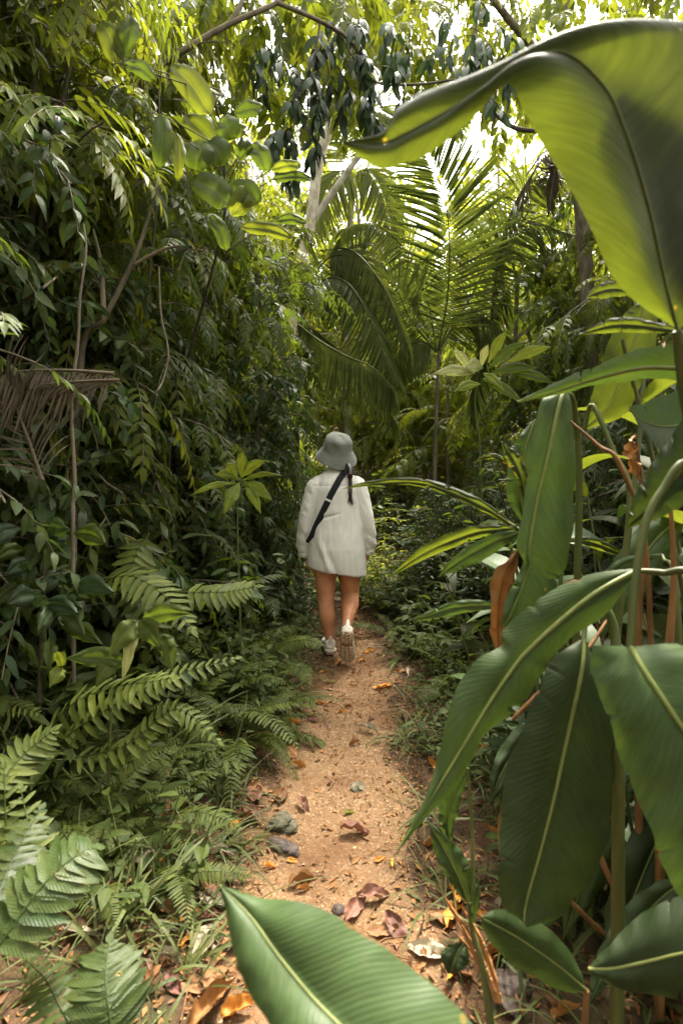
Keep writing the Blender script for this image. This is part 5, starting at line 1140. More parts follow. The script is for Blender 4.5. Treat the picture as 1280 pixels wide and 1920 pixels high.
palm('palm whose tall dark feathery frond fans against the bright gap above the hiker', 818, 6.4, 660,
     [([(820, 660, 6.4), (838, 560, 6.2), (842, 450, 6.0), (830, 360, 5.8), (790, 265, 5.6)], .95, .026, 92, .16, dict(spread=1.2, up=(0, -1, .1), tint=.3, ldroop=.7)),
      ([(820, 660, 6.4), (880, 560, 6.4), (930, 470, 6.3), (985, 420, 6.2), (1070, 440, 6.1)], .75, .024, 70, .45, dict(spread=1.1, up=(.3, -.8, .6), tint=.3)),
      ([(818, 660, 6.4), (800, 560, 6.3), (760, 470, 6.1), (700, 420, 5.9), (640, 430, 5.7)], .62, .022, 74, .8, dict(spread=1.0, up=(-.2, -.8, .6), tint=.6)),
      ([(820, 660, 6.4), (850, 600, 6.5), (900, 590, 6.4), (960, 640, 6.2)], .60, .022, 70, .7, dict(spread=1.0, up=(.2, -.7, .7), tint=.5)),
      ([(818, 660, 6.4), (790, 640, 6.2), (750, 660, 6.0), (715, 740, 5.9)], .55, .022, 66, 1.0, dict(spread=1.0, up=(-.2, -.7, .7), tint=.5)),
      ([(818, 660, 6.4), (770, 600, 6.2), (740, 540, 6.0), (690, 500, 5.9)], .70, .024, 66, .45, dict(spread=1.1, up=(-.2, -.8, .6), tint=.5))], .028, seed=1, aux=2)
palm('palm with an arching frond that droops over the path just above the hat', 560, 6.0, 600,
     [([(560, 600, 6.0), (600, 530, 5.8), (650, 530, 5.5), (700, 610, 5.2), (742, 712, 5.0)], .66, .024, 84, .60, dict(spread=1.05, up=(.2, -.7, .7), tint=.4)),
      ([(560, 600, 6.0), (590, 620, 5.6), (640, 660, 5.2), (700, 710, 4.9), (745, 800, 4.8)], .50, .022, 74, 1.7, dict(spread=.9, up=(.2, -.5, .8), tint=.3)),
      ([(560, 610, 5.4), (600, 640, 5.0), (650, 668, 4.7), (700, 690, 4.5), (742, 735, 4.4)], .62, .018, 84, 2.6, dict(spread=.8, up=(.2, -.5, .8), tint=.6, ldroop=.3)),
      ([(600, 470, 6.0), (660, 470, 5.7), (720, 540, 5.4), (765, 650, 5.2)], .66, .020, 88, 1.0, dict(spread=1.0, up=(.2, -.7, .7), tint=.7)),
      ([(560, 600, 6.0), (540, 520, 5.8), (500, 480, 5.6), (440, 500, 5.4)], .6, .024, 66, .7, dict(spread=1.1, up=(-.2, -.7, .7), tint=.4)),
      ([(560, 600, 6.0), (600, 500, 5.9), (650, 480, 5.7), (720, 540, 5.5)], .62, .024, 66, .5, dict(spread=1.1, up=(0, -.9, .4), tint=.8))], .035, seed=2, aux=2, aux_l=1.7)
palm('palm with tattered grey dead fronds hanging beside the arching leaf', 965, 7.0, 520,
     [([(985, 330, 6.6), (1020, 285, 6.5), (1040, 300, 6.4), (1030, 380, 6.3)], .55, .030, 34, 2.2, dict(spread=.5, tint=.2, mat='dead_palm')),
      ([(1015, 300, 6.6), (965, 380, 6.5), (935, 470, 6.4), (920, 590, 6.4)], .42, .028, 40, 2.4, dict(spread=.4, tint=.2, mat='dead_palm')),
      ([(965, 520, 7.0), (960, 430, 6.9), (985, 350, 6.8), (1040, 330, 6.7)], .7, .024, 64, .7, dict(spread=1.1, up=(.3, -.8, .5), tint=.3)),
      ([(965, 520, 7.0), (1000, 480, 6.8), (1050, 490, 6.7), (1090, 560, 6.6)], .7, .024, 64, .7, dict(spread=1.1, up=(.3, -.6, .7), tint=.3)),
      ([(965, 520, 7.0), (930, 580, 6.8), (900, 680, 6.7), (885, 790, 6.7)], .55, .03, 46, 1.4, dict(spread=.8, up=(0, -.6, .8), tint=.2))], .04, seed=3, aux=2)
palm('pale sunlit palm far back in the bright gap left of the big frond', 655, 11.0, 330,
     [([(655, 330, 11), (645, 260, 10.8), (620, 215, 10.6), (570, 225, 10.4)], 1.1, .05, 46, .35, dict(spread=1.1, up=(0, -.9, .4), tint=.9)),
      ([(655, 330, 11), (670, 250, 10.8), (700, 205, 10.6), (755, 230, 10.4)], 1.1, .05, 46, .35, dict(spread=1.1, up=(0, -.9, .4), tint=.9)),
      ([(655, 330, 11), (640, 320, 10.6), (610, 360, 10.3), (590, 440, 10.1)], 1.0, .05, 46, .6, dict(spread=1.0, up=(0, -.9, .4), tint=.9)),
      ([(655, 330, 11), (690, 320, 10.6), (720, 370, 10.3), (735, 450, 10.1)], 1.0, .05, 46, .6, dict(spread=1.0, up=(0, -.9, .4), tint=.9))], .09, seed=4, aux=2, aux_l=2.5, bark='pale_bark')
# dead grey frond lying in the left thicket
df = clump('palm_frond', 'dead grey-brown palm frond hanging flat in the dark thicket', None, 'palm frond')
frond_geo([W(215, 700, 2.05), W(130, 694, 2.0), W(60, 694, 1.95), W(10, 700, 1.9)], .30, .009, 34, 1.3, RP, spread=.75, up=(0, -1, .4), sides=(-1, 1), tint=.5, r=.008, base=.02, ldroop=.5).obj('blade', M['dead_palm'], df)
frond_geo([W(225, 712, 2.05), W(160, 714, 2.0), W(80, 720, 1.95)], .28, .008, 22, .7, RP, spread=.6, up=(0, -1, .4), sides=(1,), tint=.6, r=.007, base=.02, ldroop=.6).obj('blade', M['dead_palm'], df)
df2 = clump('palm_frond', 'bundle of dry frond ribs fanning up at the edge of the thicket', None, 'palm frond')
frond_geo([W(80, 900, 1.95), W(45, 800, 1.95), W(10, 720, 1.92), W(-30, 680, 1.9)], .28, .009, 30, .5, RP, spread=.5, up=(0, -1, .2), tint=.3, r=.008, base=.02).obj('blade', M['dead_palm'], df2)

# ------------------------------------------------------------------ trees and limbs seen as single shapes
def px_tree(name, label, limbs, mat, cat='tree', smooth=18):
    t = clump(name, label, None, cat)
    for i, (pts, r) in enumerate(limbs):
        mb = MB(); tube(mb, [W(*p) for p in pts], r, 8, .5, smooth=smooth); mb.obj('trunk' if i == 0 else 'branch', M[mat], t)
    return t
def spray(mf, ms, q, dirs, n, ll, lw, rng, kind='ellip', tint=.4):
    """a drooping whorl of leaves at a twig end"""
    for dd in dirs:
        p, tg = arc(q, dd, ll * 1.3, 1.2, 5); tube(ms, p, [.004, .002], 4)
        v = np.linspace(.25, 1, n); qq = np.stack([np.interp(v * 5, np.arange(6), p[:, i]) for i in range(3)], 1); ph = np.arange(n) * 2.4 + rng.rand() * 6
        ld = nrm(np.stack([np.cos(ph), np.sin(ph) * .8, -.5 - .6 * rng.rand(n)], 1) + tg[-1] * .4)
        leaves(mf, qq, ld, np.array((0, -.3, 1.)) + .3 * rng.randn(n, 3), ll * (.7 + .5 * rng.rand(n)), lw * (.8 + .4 * rng.rand(n)), kind, 6, 2, .5 + .5 * rng.rand(n), .2, np.clip(tint + .2 * rng.randn(n), 0, 1), wave=.008)
RO = np.random.RandomState(5)
t = px_tree('leaning_tree', 'pale smooth tree leaning up through the bright gap, its trunk forked', [([(500, foot(500, 9.5), 9.5), (530, 700, 9.4), (580, 430, 9.2), (598, 300, 9.0), (640, 180, 8.6), (680, 60, 8.2)], [.13, .10, .07]), ([(582, 420, 9.2), (660, 310, 9.0), (720, 240, 8.7)], [.07, .03]), ([(640, 180, 8.6), (600, 90, 8.4), (590, 0, 8.2)], [.06, .03])], 'pale_bark')
mf, ms = MB(), MB()
for i in range(70):
    q = W(560 + 200 * RO.rand(), -60 + 200 * RO.rand(), 8.0 + 1.0 * RO.rand()); spray(mf, ms, q, [nrm(RO.randn(3) + np.array((0, 0, -.2)))], 7, .24, .10, RO, tint=.7)
mf.obj('crown', M['sun_painted_leaf'], t); ms.obj('crown_twig', M['twig'], t)
px_tree('slanting_sapling', 'bare grey-brown sapling slanting through the dark thicket', [([(130, foot(130, 2.45), 2.45), (150, 690, 2.45), (195, 600, 2.45), (245, 500, 2.43), (275, 420, 2.42), (300, 330, 2.42)], [.018, .012, .005]), ([(195, 600, 2.45), (190, 500, 2.43), (175, 430, 2.42)], [.014, .006]), ([(245, 500, 2.43), (300, 470, 2.42), (340, 460, 2.4)], [.010, .004])], 'bark')
px_tree('straight_sapling', 'thin lichen-grey sapling standing upright before the dead frond', [([(140, foot(140, 2.05), 2.05), (137, 980, 2.05), (141, 900, 2.05), (134, 760, 2.05), (147, 640, 2.05), (150, 560, 2.05), (162, 470, 2.05), (157, 420, 2.05)], [.008, .006, .003]), ([(138, 890, 2.5), (180, 888, 2.45), (200, 905, 2.4), (230, 925, 2.4)], [.007, .003])], 'bark')
px_tree('liana', 'bare liana hanging in a long curve in the thicket', [([(298, 500, 2.45), (302, 590, 2.45), (316, 660, 2.45), (305, 715, 2.45), (285, 745, 2.45), (260, 770, 3.4)], [.0045, .004])], 'bark', 'vine')
px_tree('liana', 'thin bare twig slanting in from the side of the thicket', [([(-20, 600, 2.4), (40, 565, 2.5), (80, 540, 2.05), (130, 500, 2.8)], [.007, .004])], 'bark', 'vine')
px_tree('liana', 'dark liana hanging down from the canopy before the bright leaves', [([(905, -30, 4.4), (890, 60, 4.4), (876, 150, 4.4)], [.011, .009])], 'twig', 'vine')
px_tree('liana', 'thin dark liana hanging straight beside the thicker one', [([(925, -30, 4.5), (912, 60, 4.5), (908, 140, 4.5)], [.006, .005])], 'twig', 'vine')
px_tree('liana', 'dark looped liana curving under the giant arching leaf', [([(880, 150, 4.0), (905, 190, 3.9), (935, 220, 3.8), (965, 240, 3.7), (1010, 246, 3.6), (1100, 250, 3.6)], [.012, .016, .014])], 'twig', 'vine')
# overhanging tree on the left with the pale branch and the dark clusters
t = px_tree('overhanging_tree', 'overhanging tree with slanting limb and dark leaf clusters hung against the sky',
    [([(180, foot(180, 4.0), 4.0), (200, 600, 3.9), (230, 300, 3.6), (262, 165, 3.3), (330, 105, 3.2), (430, 45, 3.2), (520, 5, 3.2), (620, -60, 3.3)], [.040, .024, .017, .011]),
     ([(430, 45, 3.2), (450, 10, 3.2), (462, -40, 3.2)], [.016, .010]), ([(520, 5, 3.2), (600, 40, 3.3), (660, 80, 3.4), (700, 152, 3.5), (780, 158, 3.6), (870, 148, 3.7)], [.014, .012, .008, .008]), ([(600, 40, 3.3), (590, 110, 3.35), (575, 190, 3.4)], [.007, .004]), ([(640, 70, 3.4), (690, 170, 3.5), (640, 186, 3.45)], [.006, .003]), ([(330, 105, 3.2), (380, 80, 3.1), (428, 79, 3.05)], [.006, .003])], 'bark')
mf, ms, mg = MB(), MB(), MB()
for cx, cy, rx, ry, n in ((585, 170, 45, 70, 15), (545, 255, 30, 40, 7), (655, 70, 50, 55, 12), (700, 130, 40, 40, 7), (520, 90, 60, 50, 7), (740, 60, 50, 40, 6), (800, 175, 60, 12, 7), (870, 60, 50, 50, 9), (690, 190, 40, 25, 6), (950, 90, 50, 40, 8)):
    for i in range(n):
        q = W(cx + rx * RO.randn() * .6, cy + ry * RO.randn() * .6, 3.3 + .35 * RO.rand()); spray(mf, ms, q, [nrm(np.array((RO.randn(), RO.randn(), -.3)))], 7, .135, .048, RO, 'ellip', .2)
for i in range(240):
    q = W(150 + 560 * RO.rand(), -160 + 330 * RO.rand() ** 1.3, 3.6 + 2.2 * RO.rand())
    pinnate(mg, ms, q, nrm(np.array((RO.randn(), RO.randn(), -.5))), .5, 8, .15, .058, 1.2, RO, 'ellip', 5, 2)
mf.obj('dark_foliage', M['blue_leaf'], t); mg.obj('crown', M['sun_painted_leaf'], t); ms.obj('crown_twig', M['twig'], t)
# canopy tree on the right whose crown fills the top between the gap and the big leaf
t = px_tree('canopy_tree', 'canopy tree with bright rounded leaflets filling the top above the arching leaf', [([(1120, foot(1120, 6.0), 6.0), (1090, 400, 5.8), (1030, 150, 5.4), (940, 20, 5.0), (850, -90, 4.7)], [.09, .07, .04, .02]), ([(1030, 150, 5.4), (1060, 20, 5.2), (1080, -100, 5.0)], [.035, .015])], 'bark')
mf, ms = MB(), MB()
for i in range(260):
    px_ = 690 + 520 * RO.rand(); q = W(px_, -150 + (330 if px_ > 850 else 270) * RO.rand(), 4.4 + 2.2 * RO.rand())
    pinnate(mf, ms, q, nrm(np.array((RO.randn(), RO.randn(), -.4))), .5, 8, .14, .062, 1.0, RO, 'obov', 5, 2, tint=.3 + .6 * RO.rand())
mf.obj('crown', M['sun_painted_leaf'], t); ms.obj('crown_twig', M['twig'], t)
# branch with large oval leaves
t = px_tree('big_leaved_sapling', 'sapling with large oval leaves standing out against the smaller foliage', [([(300, foot(300, 3.4), 3.4), (320, 820, 3.3), (362, 640, 3.0), (405, 480, 2.6), (421, 400, 2.5), (418, 260, 2.4), (400, 170, 2.35)], [.012, .006, .003])], 'twig')
def oval(pts, hw, mat='mid_leaf', seed=0, par=None, bul=.008):
    blade(par, *sym(pts, hw, .1), M[mat], bul, .006, 16, 4, None, seed, nick=0)
OV = [((395, 215), (322, 122), 26, 2.35), ((412, 225), (435, 262), 24, 2.35), ((440, 212), (492, 205), 17, 2.4), ((412, 262), (462, 240), 16, 2.4), ((372, 262), (365, 320), 29, 2.3), ((390, 265), (418, 310), 26, 2.3), ((418, 300), (345, 215), 24, 2.45),
      ((432, 385), (360, 335), 27, 2.3), ((432, 352), (485, 380), 24, 2.3), ((435, 405), (470, 350), 22, 2.3), ((470, 270), (500, 320), 18, 2.4), ((448, 300), (462, 260), 15, 2.4), ((508, 318), (565, 312), 12, 2.4), ((510, 336), (585, 335), 10, 2.4), ((512, 414), (575, 418), 10, 2.4), ((452, 425), (548, 445), 13, 2.3),
      ((395, 405), (425, 470), 14, 2.3), ((302, 215), (300, 315), 19, 2.2), ((330, 250), (335, 340), 12, 2.2), ((235, 120), (290, 150), 15, 2.2), ((225, 110), (245, 30), 22, 2.3), ((220, 118), (190, 40), 22, 2.3)]
for i, (p0, p1, hw, d0) in enumerate(OV):
    m = ((p0[0] + p1[0]) / 2 + 4, (p0[1] + p1[1]) / 2 - 6)
    oval([(*p0, d0), (p0[0] * .7 + m[0] * .3, p0[1] * .7 + m[1] * .3, d0), (*m, d0 - .02), (p1[0] * .75 + m[0] * .25, p1[1] * .75 + m[1] * .25, d0 - .01), (*p1, d0 + .03)], [2, hw * .8, hw, hw * .7, 0], 'mid_leaf' if i % 3 else 'sun_painted_leaf', i, t)
    mb = MB(); s0 = (420 if p0[0] > 340 else 415); tube(mb, [W(*p0, d0), W((p0[0] + s0) / 2, (p0[1] + min(p0[1] + 40, 460)) / 2 + 10, d0 + .08), W(s0, min(p0[1] + 60, 520), 2.48)], [.002, .003], 5, smooth=8); mb.obj('twig', M['twig'], t)
# bright seedling left of the hiker
t = px_tree('bright_seedling', 'bright lime seedling with upright leaves near the hiker', [([(455, foot(455, 2.9), 2.9), (445, 960, 2.9), (452, 900, 2.85)], [.006, .003])], 'stem', 'plant')
for i, (p0, p1, hw) in enumerate((((452, 895), (500, 862), 9), ((452, 892), (455, 845), 9), ((448, 900), (400, 890), 9), ((445, 900), (425, 868), 12), ((455, 900), (530, 892), 5), ((455, 905), (512, 940), 12), ((450, 905), (420, 965), 13), ((458, 903), (490, 965), 11), ((442, 905), (355, 930), 6))):
    m = ((p0[0] + p1[0]) / 2, (p0[1] + p1[1]) / 2 - 7); oval([(*p0, 2.85), (*m, 2.8), (*p1, 2.78)], [1.5, hw, 0], 'lime_leaf', 40 + i, t, .006)
# holed cream-coloured leaves on the sapling right of the path
t = px_tree('pale_leaved_sapling', 'sapling with tattered creamy yellow-green leaves before the palms', [([(905, foot(905, 4.2), 4.2), (900, 860, 4.2), (890, 760, 4.2), (895, 690, 4.15)], [.012, .008, .004])], 'stem', 'plant')
for i, (p0, p1, hw, mt) in enumerate((((890, 700), (812, 700), 11, 'cream_leaf'), ((880, 695), (850, 655), 9, 'cream_leaf'), ((900, 690), (915, 645), 8, 'cream_leaf'), ((905, 690), (870, 690), 14, 'cream_leaf'), ((905, 700), (945, 735), 9, 'lime_leaf'), ((900, 720), (850, 735), 9, 'lime_leaf'), ((915, 690), (985, 640), 10, 'mid_leaf'), ((920, 700), (1010, 690), 10, 'mid_leaf'), ((915, 680), (950, 620), 10, 'lime_leaf'), ((950, 680), (1035, 650), 11, 'lime_leaf'), ((960, 700), (1040, 720), 10, 'mid_leaf'), ((905, 710), (985, 760), 10, 'mid_leaf'))):
    m = ((p0[0] + p1[0]) / 2, (p0[1] + p1[1]) / 2 - 6); oval([(*p0, 4.1), (*m, 4.05), (*p1, 4.0)], [1.5, hw, 0], mt, 60 + i, t, .01)

# ------------------------------------------------------------------ ferns and leaves that stand out in the near left corner
def hero_fern(label, fr, seed=0, mat='fern'):
    t = clump('fern', label, None, 'fern'); rng = np.random.RandomState(seed + 90)
    for pts, pl, pw, n in fr:
        P = [W(*p) for p in pts]; mb = MB(); p = rail(P, 24); tg = nrm(np.gradient(p, axis=0)); tube(mb, p, [.003, .001], 5, .1)
        u = np.linspace(.14, .985, n); q = np.stack([np.interp(u * 24, np.arange(25), p[:, i]) for i in range(3)], 1); tt = nrm(np.stack([np.interp(u * 24, np.arange(25), tg[:, i]) for i in range(3)], 1))
        view = nrm(np.array((0, 0, CAM_H)) - q); upv = nrm(view * .55 + np.array((0, 0, .8))); S = nrm(np.cross(tt, upv)); Nn = np.cross(S, tt); sz = np.interp(u, [.1, .25, .6, .85, 1], [.8, 1, .92, .6, .2])
        for sg in (-1, 1):
            d = nrm(sg * S + tt * (.32 + .3 * u)[:, None] - Nn * .12 + .05 * rng.randn(n, 3))
            leaves(mb, q, d, Nn + .1 * rng.randn(n, 3), pl * sz * (.9 + .2 * rng.rand(n)), pw * np.clip(sz, .55, 1), 'pinna', 8, 4, .45 * rng.rand(n) + .15, .18, np.clip(.55 + .2 * rng.randn(n), 0, 1), wave=.014)
        leaves(mb, p[-1:], tg[-1:], Nn[-1:], pl * .35, pw * .8, 'lance', 5, 2, .3, .15, .5); mb.obj('frond', M[mat], t)
    return t
hero_fern('sword fern with a pale-tipped frond reaching toward the path', [([(60, 1420, 1.75), (130, 1325, 1.72), (210, 1290, 1.68), (270, 1280, 1.62), (322, 1272, 1.58)], .10, .026, 15), ([(70, 1420, 1.78), (200, 1330, 1.8), (320, 1270, 1.85), (440, 1235, 1.9)], .085, .022, 20), ([(90, 1430, 1.75), (230, 1400, 1.75), (330, 1330, 1.8), (410, 1390, 1.75)], .075, .020, 20)], 1)
hero_fern('fern with broad glossy rippled leaflets in the near corner', [([(-40, 1830, .90), (30, 1730, .95), (90, 1650, 1.0), (150, 1600, 1.05), (178, 1590, 1.08)], .090, .027, 13), ([(-60, 1860, .9), (-10, 1700, 1.0), (30, 1600, 1.1), (75, 1520, 1.2)], .080, .022, 15)], 2, 'fern_big')
hero_fern('fern with a stubby saw-edged frond at the bottom corner', [([(215, 1985, .88), (205, 1900, .90), (198, 1830, .94), (205, 1770, .99)], .085, .020, 15), ([(180, 1990, .9), (120, 1900, .95), (85, 1835, 1.0), (50, 1800, 1.05)], .06, .015, 14)], 3, 'fern_big')
hero_fern('slender fern rising in the leaf litter at the edge of the frame', [([(20, 1760, 1.15), (18, 1650, 1.2), (12, 1550, 1.25), (8, 1440, 1.3)], .07, .018, 12), ([(45, 1760, 1.15), (60, 1600, 1.22), (40, 1480, 1.3)], .07, .018, 10), ([(-20, 1500, 1.3), (40, 1420, 1.4), (100, 1370, 1.45)], .08, .02, 12)], 4)
hero_fern('fern arching out of the shade behind the pale-tipped one', [([(130, 1130, 2.3), (230, 1080, 2.2), (300, 1110, 2.1), (360, 1180, 2.0)], .13, .030, 16), ([(280, 1000, 2.4), (250, 1060, 2.3), (270, 1140, 2.2), (330, 1230, 2.1)], .12, .030, 14), ([(330, 1110, 2.3), (420, 1110, 2.3), (480, 1100, 2.3)], .11, .03, 12)], 5)
hero_fern('small fern leaning onto the path beside the shoe', [([(505, 1230, 3.1), (540, 1205, 3.1), (575, 1200, 3.05), (602, 1208, 3.0)], .075, .020, 16), ([(520, 1240, 3.1), (560, 1250, 3.0), (580, 1278, 2.9)], .07, .018, 14)], 6)
t = px_tree('broadleaf_seedling', 'seedling whose pale oval leaf catches the light above the pale-tipped fern', [([(200, foot(200, 1.75), 1.75), (215, 1260, 1.75), (258, 1165, 1.75)], [.005, .003])], 'stem', 'plant')
for i, (p0, p1, hw, mt) in enumerate((((268, 1158), (358, 1150), 17, 'mid_leaf'), ((262, 1165), (300, 1215), 22, 'mid_leaf'), ((305, 1190), (325, 1260), 17, 'mid_leaf'), ((258, 1165), (205, 1230), 20, 'fern'), ((255, 1170), (230, 1280), 12, 'cream_leaf'), ((215, 1230), (180, 1290), 18, 'fern'), ((240, 1240), (120, 1235), 20, 'mid_leaf'), ((120, 1255), (92, 1290), 14, 'lime_leaf'), ((118, 1248), (105, 1220), 12, 'lime_leaf'))):
    m = ((p0[0] + p1[0]) / 2, (p0[1] + p1[1]) / 2 - 6); oval([(*p0, 1.75), (p0[0] * .7 + m[0] * .3, p0[1] * .7 + m[1] * .3, 1.74), (*m, 1.72), (*p1, 1.7)], [2, hw * .8, hw, 0], mt, 80 + i, t, .006)
t = px_tree('glossy_shrub', 'shrub with broad bluish oval leaves at the dark edge of the bank', [([(70, foot(70, 2.0), 2.0), (80, 1150, 2.0), (85, 1030, 2.0)], [.010, .005])], 'twig', 'shrub')
for i in range(26):
    a = RO.rand() * 6.28; c0 = np.array((85 + 50 * RO.randn() * .6, 1080 + 70 * RO.randn() * .8)); l = 55 + 35 * RO.rand(); p1 = c0 + l * np.array((math.cos(a), .5 * math.sin(a) + .25)); m = (c0 + p1) / 2 - (0, 9); d0 = 1.85 + .3 * RO.rand()
    oval([(*c0, d0), (*m, d0 - .06), (*p1, d0 - .1)], [2, 15 + 8 * RO.rand(), 0], ['blue_leaf', 'dark_leaf', 'mid_leaf'][RO.randint(3)], 100 + i, t, .012)

# ------------------------------------------------------------------ fallen leaves, stones, grass and bits on the ground
RL = np.random.RandomState(33)
def dead_leaf_mesh(seed, kind, mat, asp, curl):
    rng = np.random.RandomState(seed); mb = MB()
    nu, nv = 14, 8; t = np.linspace(0, 1, nu + 1); s = np.linspace(-1, 1, nv + 1); w = np.maximum(outline(kind, t), .02)
    rag = 1 + .5 * np.stack([fbm(t * 7, t * 0 + seed + (3 if q > 0 else 0), seed, 3) for q in s], 1)
    x = np.broadcast_to((t - .5)[:, None], (nu + 1, nv + 1)); y = asp * .5 * w[:, None] * s[None] * rag
    z = curl * (np.abs(s)[None] ** 1.6) * w[:, None] * .22 + .10 * curl * np.sin(t * 3 + rng.rand() * 3)[:, None] + .20 * fbm(x * 6 + seed, y * 9, seed + 3) * (1 + curl)
    y = y * (1 - .3 * curl * np.abs(s)[None])
    uv = np.stack(np.broadcast_arrays(s[None] * .5 + .5, t[:, None]), -1)
    mb.add(np.stack([x, y, z - z.min() + .004], -1).reshape(-1, 3), grid_faces(nu, nv), uv.reshape(-1, 2), rng.rand())
    tube(mb, [(-.5, 0, .06 * curl + .01), (-.62, .03, .02)], [.009, .006], 4, .2)
    return mb.mesh('fallen_leaf', M[mat])
DL = {}
for k, (mat, kinds) in {'dry': ('dry_leaf', ('ellip', 'ovate', 'lance')), 'orange': ('orange_leaf', ('ellip', 'lance', 'ovate')), 'pink': ('pink_leaf', ('ovate', 'ellip', 'ellip')), 'pale': ('pale_leaf', ('ellip', 'ovate', 'lance')), 'yellow': ('yellow_leaf', ('ellip', 'lance')), 'lime': ('lime_leaf', ('ellip', 'ovate'))}.items():
    DL[k] = [dead_leaf_mesh(200 + 7 * i + len(k), kd, mat, .30 if kd == 'lance' else .48, .3 + .7 * ((i * 37 + len(k)) % 10) / 10) for i, kd in enumerate(kinds)]
def fallen(kind, x, y, size, rz, label, group=None, v=None, tilt=.12, lift=0.0):
    me = DL[kind][(v if v is not None else RL.randint(9)) % len(DL[kind])]
    o = link('fallen_leaf', me); o.location = (x, y, tz(x, y) + .002 + lift); s = size; o.scale = (s, s, s)
    e = .05; nx = (tz(x + e, y) - tz(x - e, y)) / (2 * e); ny = (tz(x, y + e) - tz(x, y - e)) / (2 * e)
    o.rotation_euler = (math.atan(ny) + tilt * RL.randn(), -math.atan(nx) + tilt * RL.randn(), rz)
    if group:
        c_ = {'dry': 'brown', 'orange': 'orange', 'pink': 'reddish', 'pale': 'bleached'}[kind]; label, group = describe(c_, label, group, y)
    return tag(o, label, 'fallen leaf', group)
for px, py, k, sz, rz, lab, v in (
    (497, 1388, 'pink', .15, .5, 'large curled tan leaf at the fern edge of the path', 0), (545, 1410, 'dry', .13, 2.0, 'brown folded leaf beside the large curled tan one', 1),
    (600, 1322, 'orange', .06, .3, 'small bright orange leaf on the sand below the shoes', 0), (642, 1337, 'orange', .07, 2.7, 'orange leaf in the middle of the path below the hiker', 1), (588, 1340, 'orange', .05, 1.2, 'orange scrap just beside the bright orange leaf', 2),
    (694, 1224, 'orange', .10, .4, 'orange leaf on the path beside the raised shoe', 1), (680, 1240, 'orange', .08, .9, 'narrow orange leaf right behind the raised shoe', 1), (536, 1296, 'orange', .13, .6, 'long orange-brown leaf under the small leaning fern', 0),
    (736, 1384, 'pink', .07, .2, 'pinkish oval leaf lying alone on the sand', 1), (505, 1636, 'orange', .045, .2, 'small orange leaf by the dark piece of wood', 0), (548, 1620, 'orange', .04, .1, 'tiny tan-orange leaf near the dark piece of wood', 2),
    (570, 1668, 'dry', .11, .55, 'narrow curled tan leaf standing on edge on the sand', 2), (440, 1560, 'orange', .11, 1.2, 'rusty pointed leaf standing at the path edge by the mossy stone', 1), (418, 1385, 'orange', .10, 1.5, 'orange leaf hanging upright in the grass', 1),
    (668, 1715, 'pink', .10, .9, 'large reddish rotting leaf near the leaf close to the camera', 0), (742, 1745, 'pink', .10, 2.2, 'dark wine-coloured rotting leaf beside the reddish one', 1), (700, 1690, 'pink', .10, .1, 'purplish rotting leaf overlapping the reddish one', 2),
    (655, 1530, 'lime', .05, .4, 'small fresh lime leaf lying on the bare sand', 0), (655, 1550, 'lime', .045, 1.9, 'second fresh lime leaf just below the first on the sand', 1), (665, 1572, 'pink', .11, .1, 'flat faded pink leaf pressed into the sand', 2),
    (470, 1410, 'pink', .12, 2.5, 'mauve-brown leaf in the grass by the large curled tan leaf', 2), (530, 1500, 'dry', .10, 1.4, 'brown leaf at the grassy edge of the path', 0), (620, 1282, 'lime', .07, .2, 'green leaf lying across the path just below the shoes', 1),
    (480, 1500, 'pink', .13, 1.8, 'brown-pink leaf leaning in the litter below the curled tan leaf', 1), (92, 1368, 'yellow', .09, .6, 'yellow leaf caught in the ferns', 0), (165, 1382, 'orange', .09, 2.6, 'rust-coloured leaf in the dark under the ferns', 2),
    (315, 1565, 'pale', .13, .8, 'bleached grey leaf in the litter by the serrated green leaf', 0), (265, 1625, 'pale', .14, 2.4, 'pale crumpled leaf among grass stems', 1), (355, 1520, 'pale', .12, 1.1, 'bleached leaf leaning upright by the grass', 2), (322, 1620, 'orange', .08, .5, 'orange leaf half buried among pale leaves', 0),
    (395, 1905, 'dry', .16, 1.0, 'long dark brown leaf at the bottom edge of the path', 2), (450, 1910, 'orange', .09, .2, 'tan orange leaf at the very bottom of the path', 0), (735, 1622, 'yellow', .04, 1.5, 'tiny yellow leaf at the tip of the long diagonal leaf', 1), (712, 1618, 'orange', .04, .4, 'tiny orange leaf beside the tiny yellow one', 2),
    (560, 1440, 'dry', .09, .2, 'thin brown leaf on the sand at the path edge', 2), (665, 1390, 'dry', .06, 2.2, 'small brown leaf on open sand', 0), (760, 1260, 'dry', .10, .7, 'brown leaf at the edge of the path past the shoes', 1)):
    p = G(px, py); fallen(k, p[0], p[1], sz * 1.05, rz, lab, None, v, .2)
cnt = 0
for i in range(900):
    if cnt >= 100: break
    y = .95 + 4.6 * RL.rand() ** 1.2; u = (RL.randn() * .55); x = float(path_centre(y)) + u
    if abs(u) < .26 and RL.rand() < .75: continue
    if abs(u) > 1.5: continue
    cnt += 1; k = ['dry', 'orange', 'pink', 'pale'][RL.choice(4, p=[.50, .10, .22, .18])]
    fallen(k, x, y, .05 + .09 * RL.rand(), RL.rand() * 6.28, 'dead leaf in the litter along the path', 'dead leaves littering the path edges', tilt=.3)
for i in range(44):
    y = 1.9 + 2.6 * RL.rand(); x = float(path_centre(y)) + .22 * RL.randn(); k = ['dry', 'orange', 'pink', 'pale'][RL.choice(4, p=[.5, .22, .22, .06])]
    fallen(k, x, y, .03 + .05 * RL.rand() ** 1.5, RL.rand() * 6.28, 'small dead leaf trodden into the sand of the path', 'small leaves trodden into the path', tilt=.15)
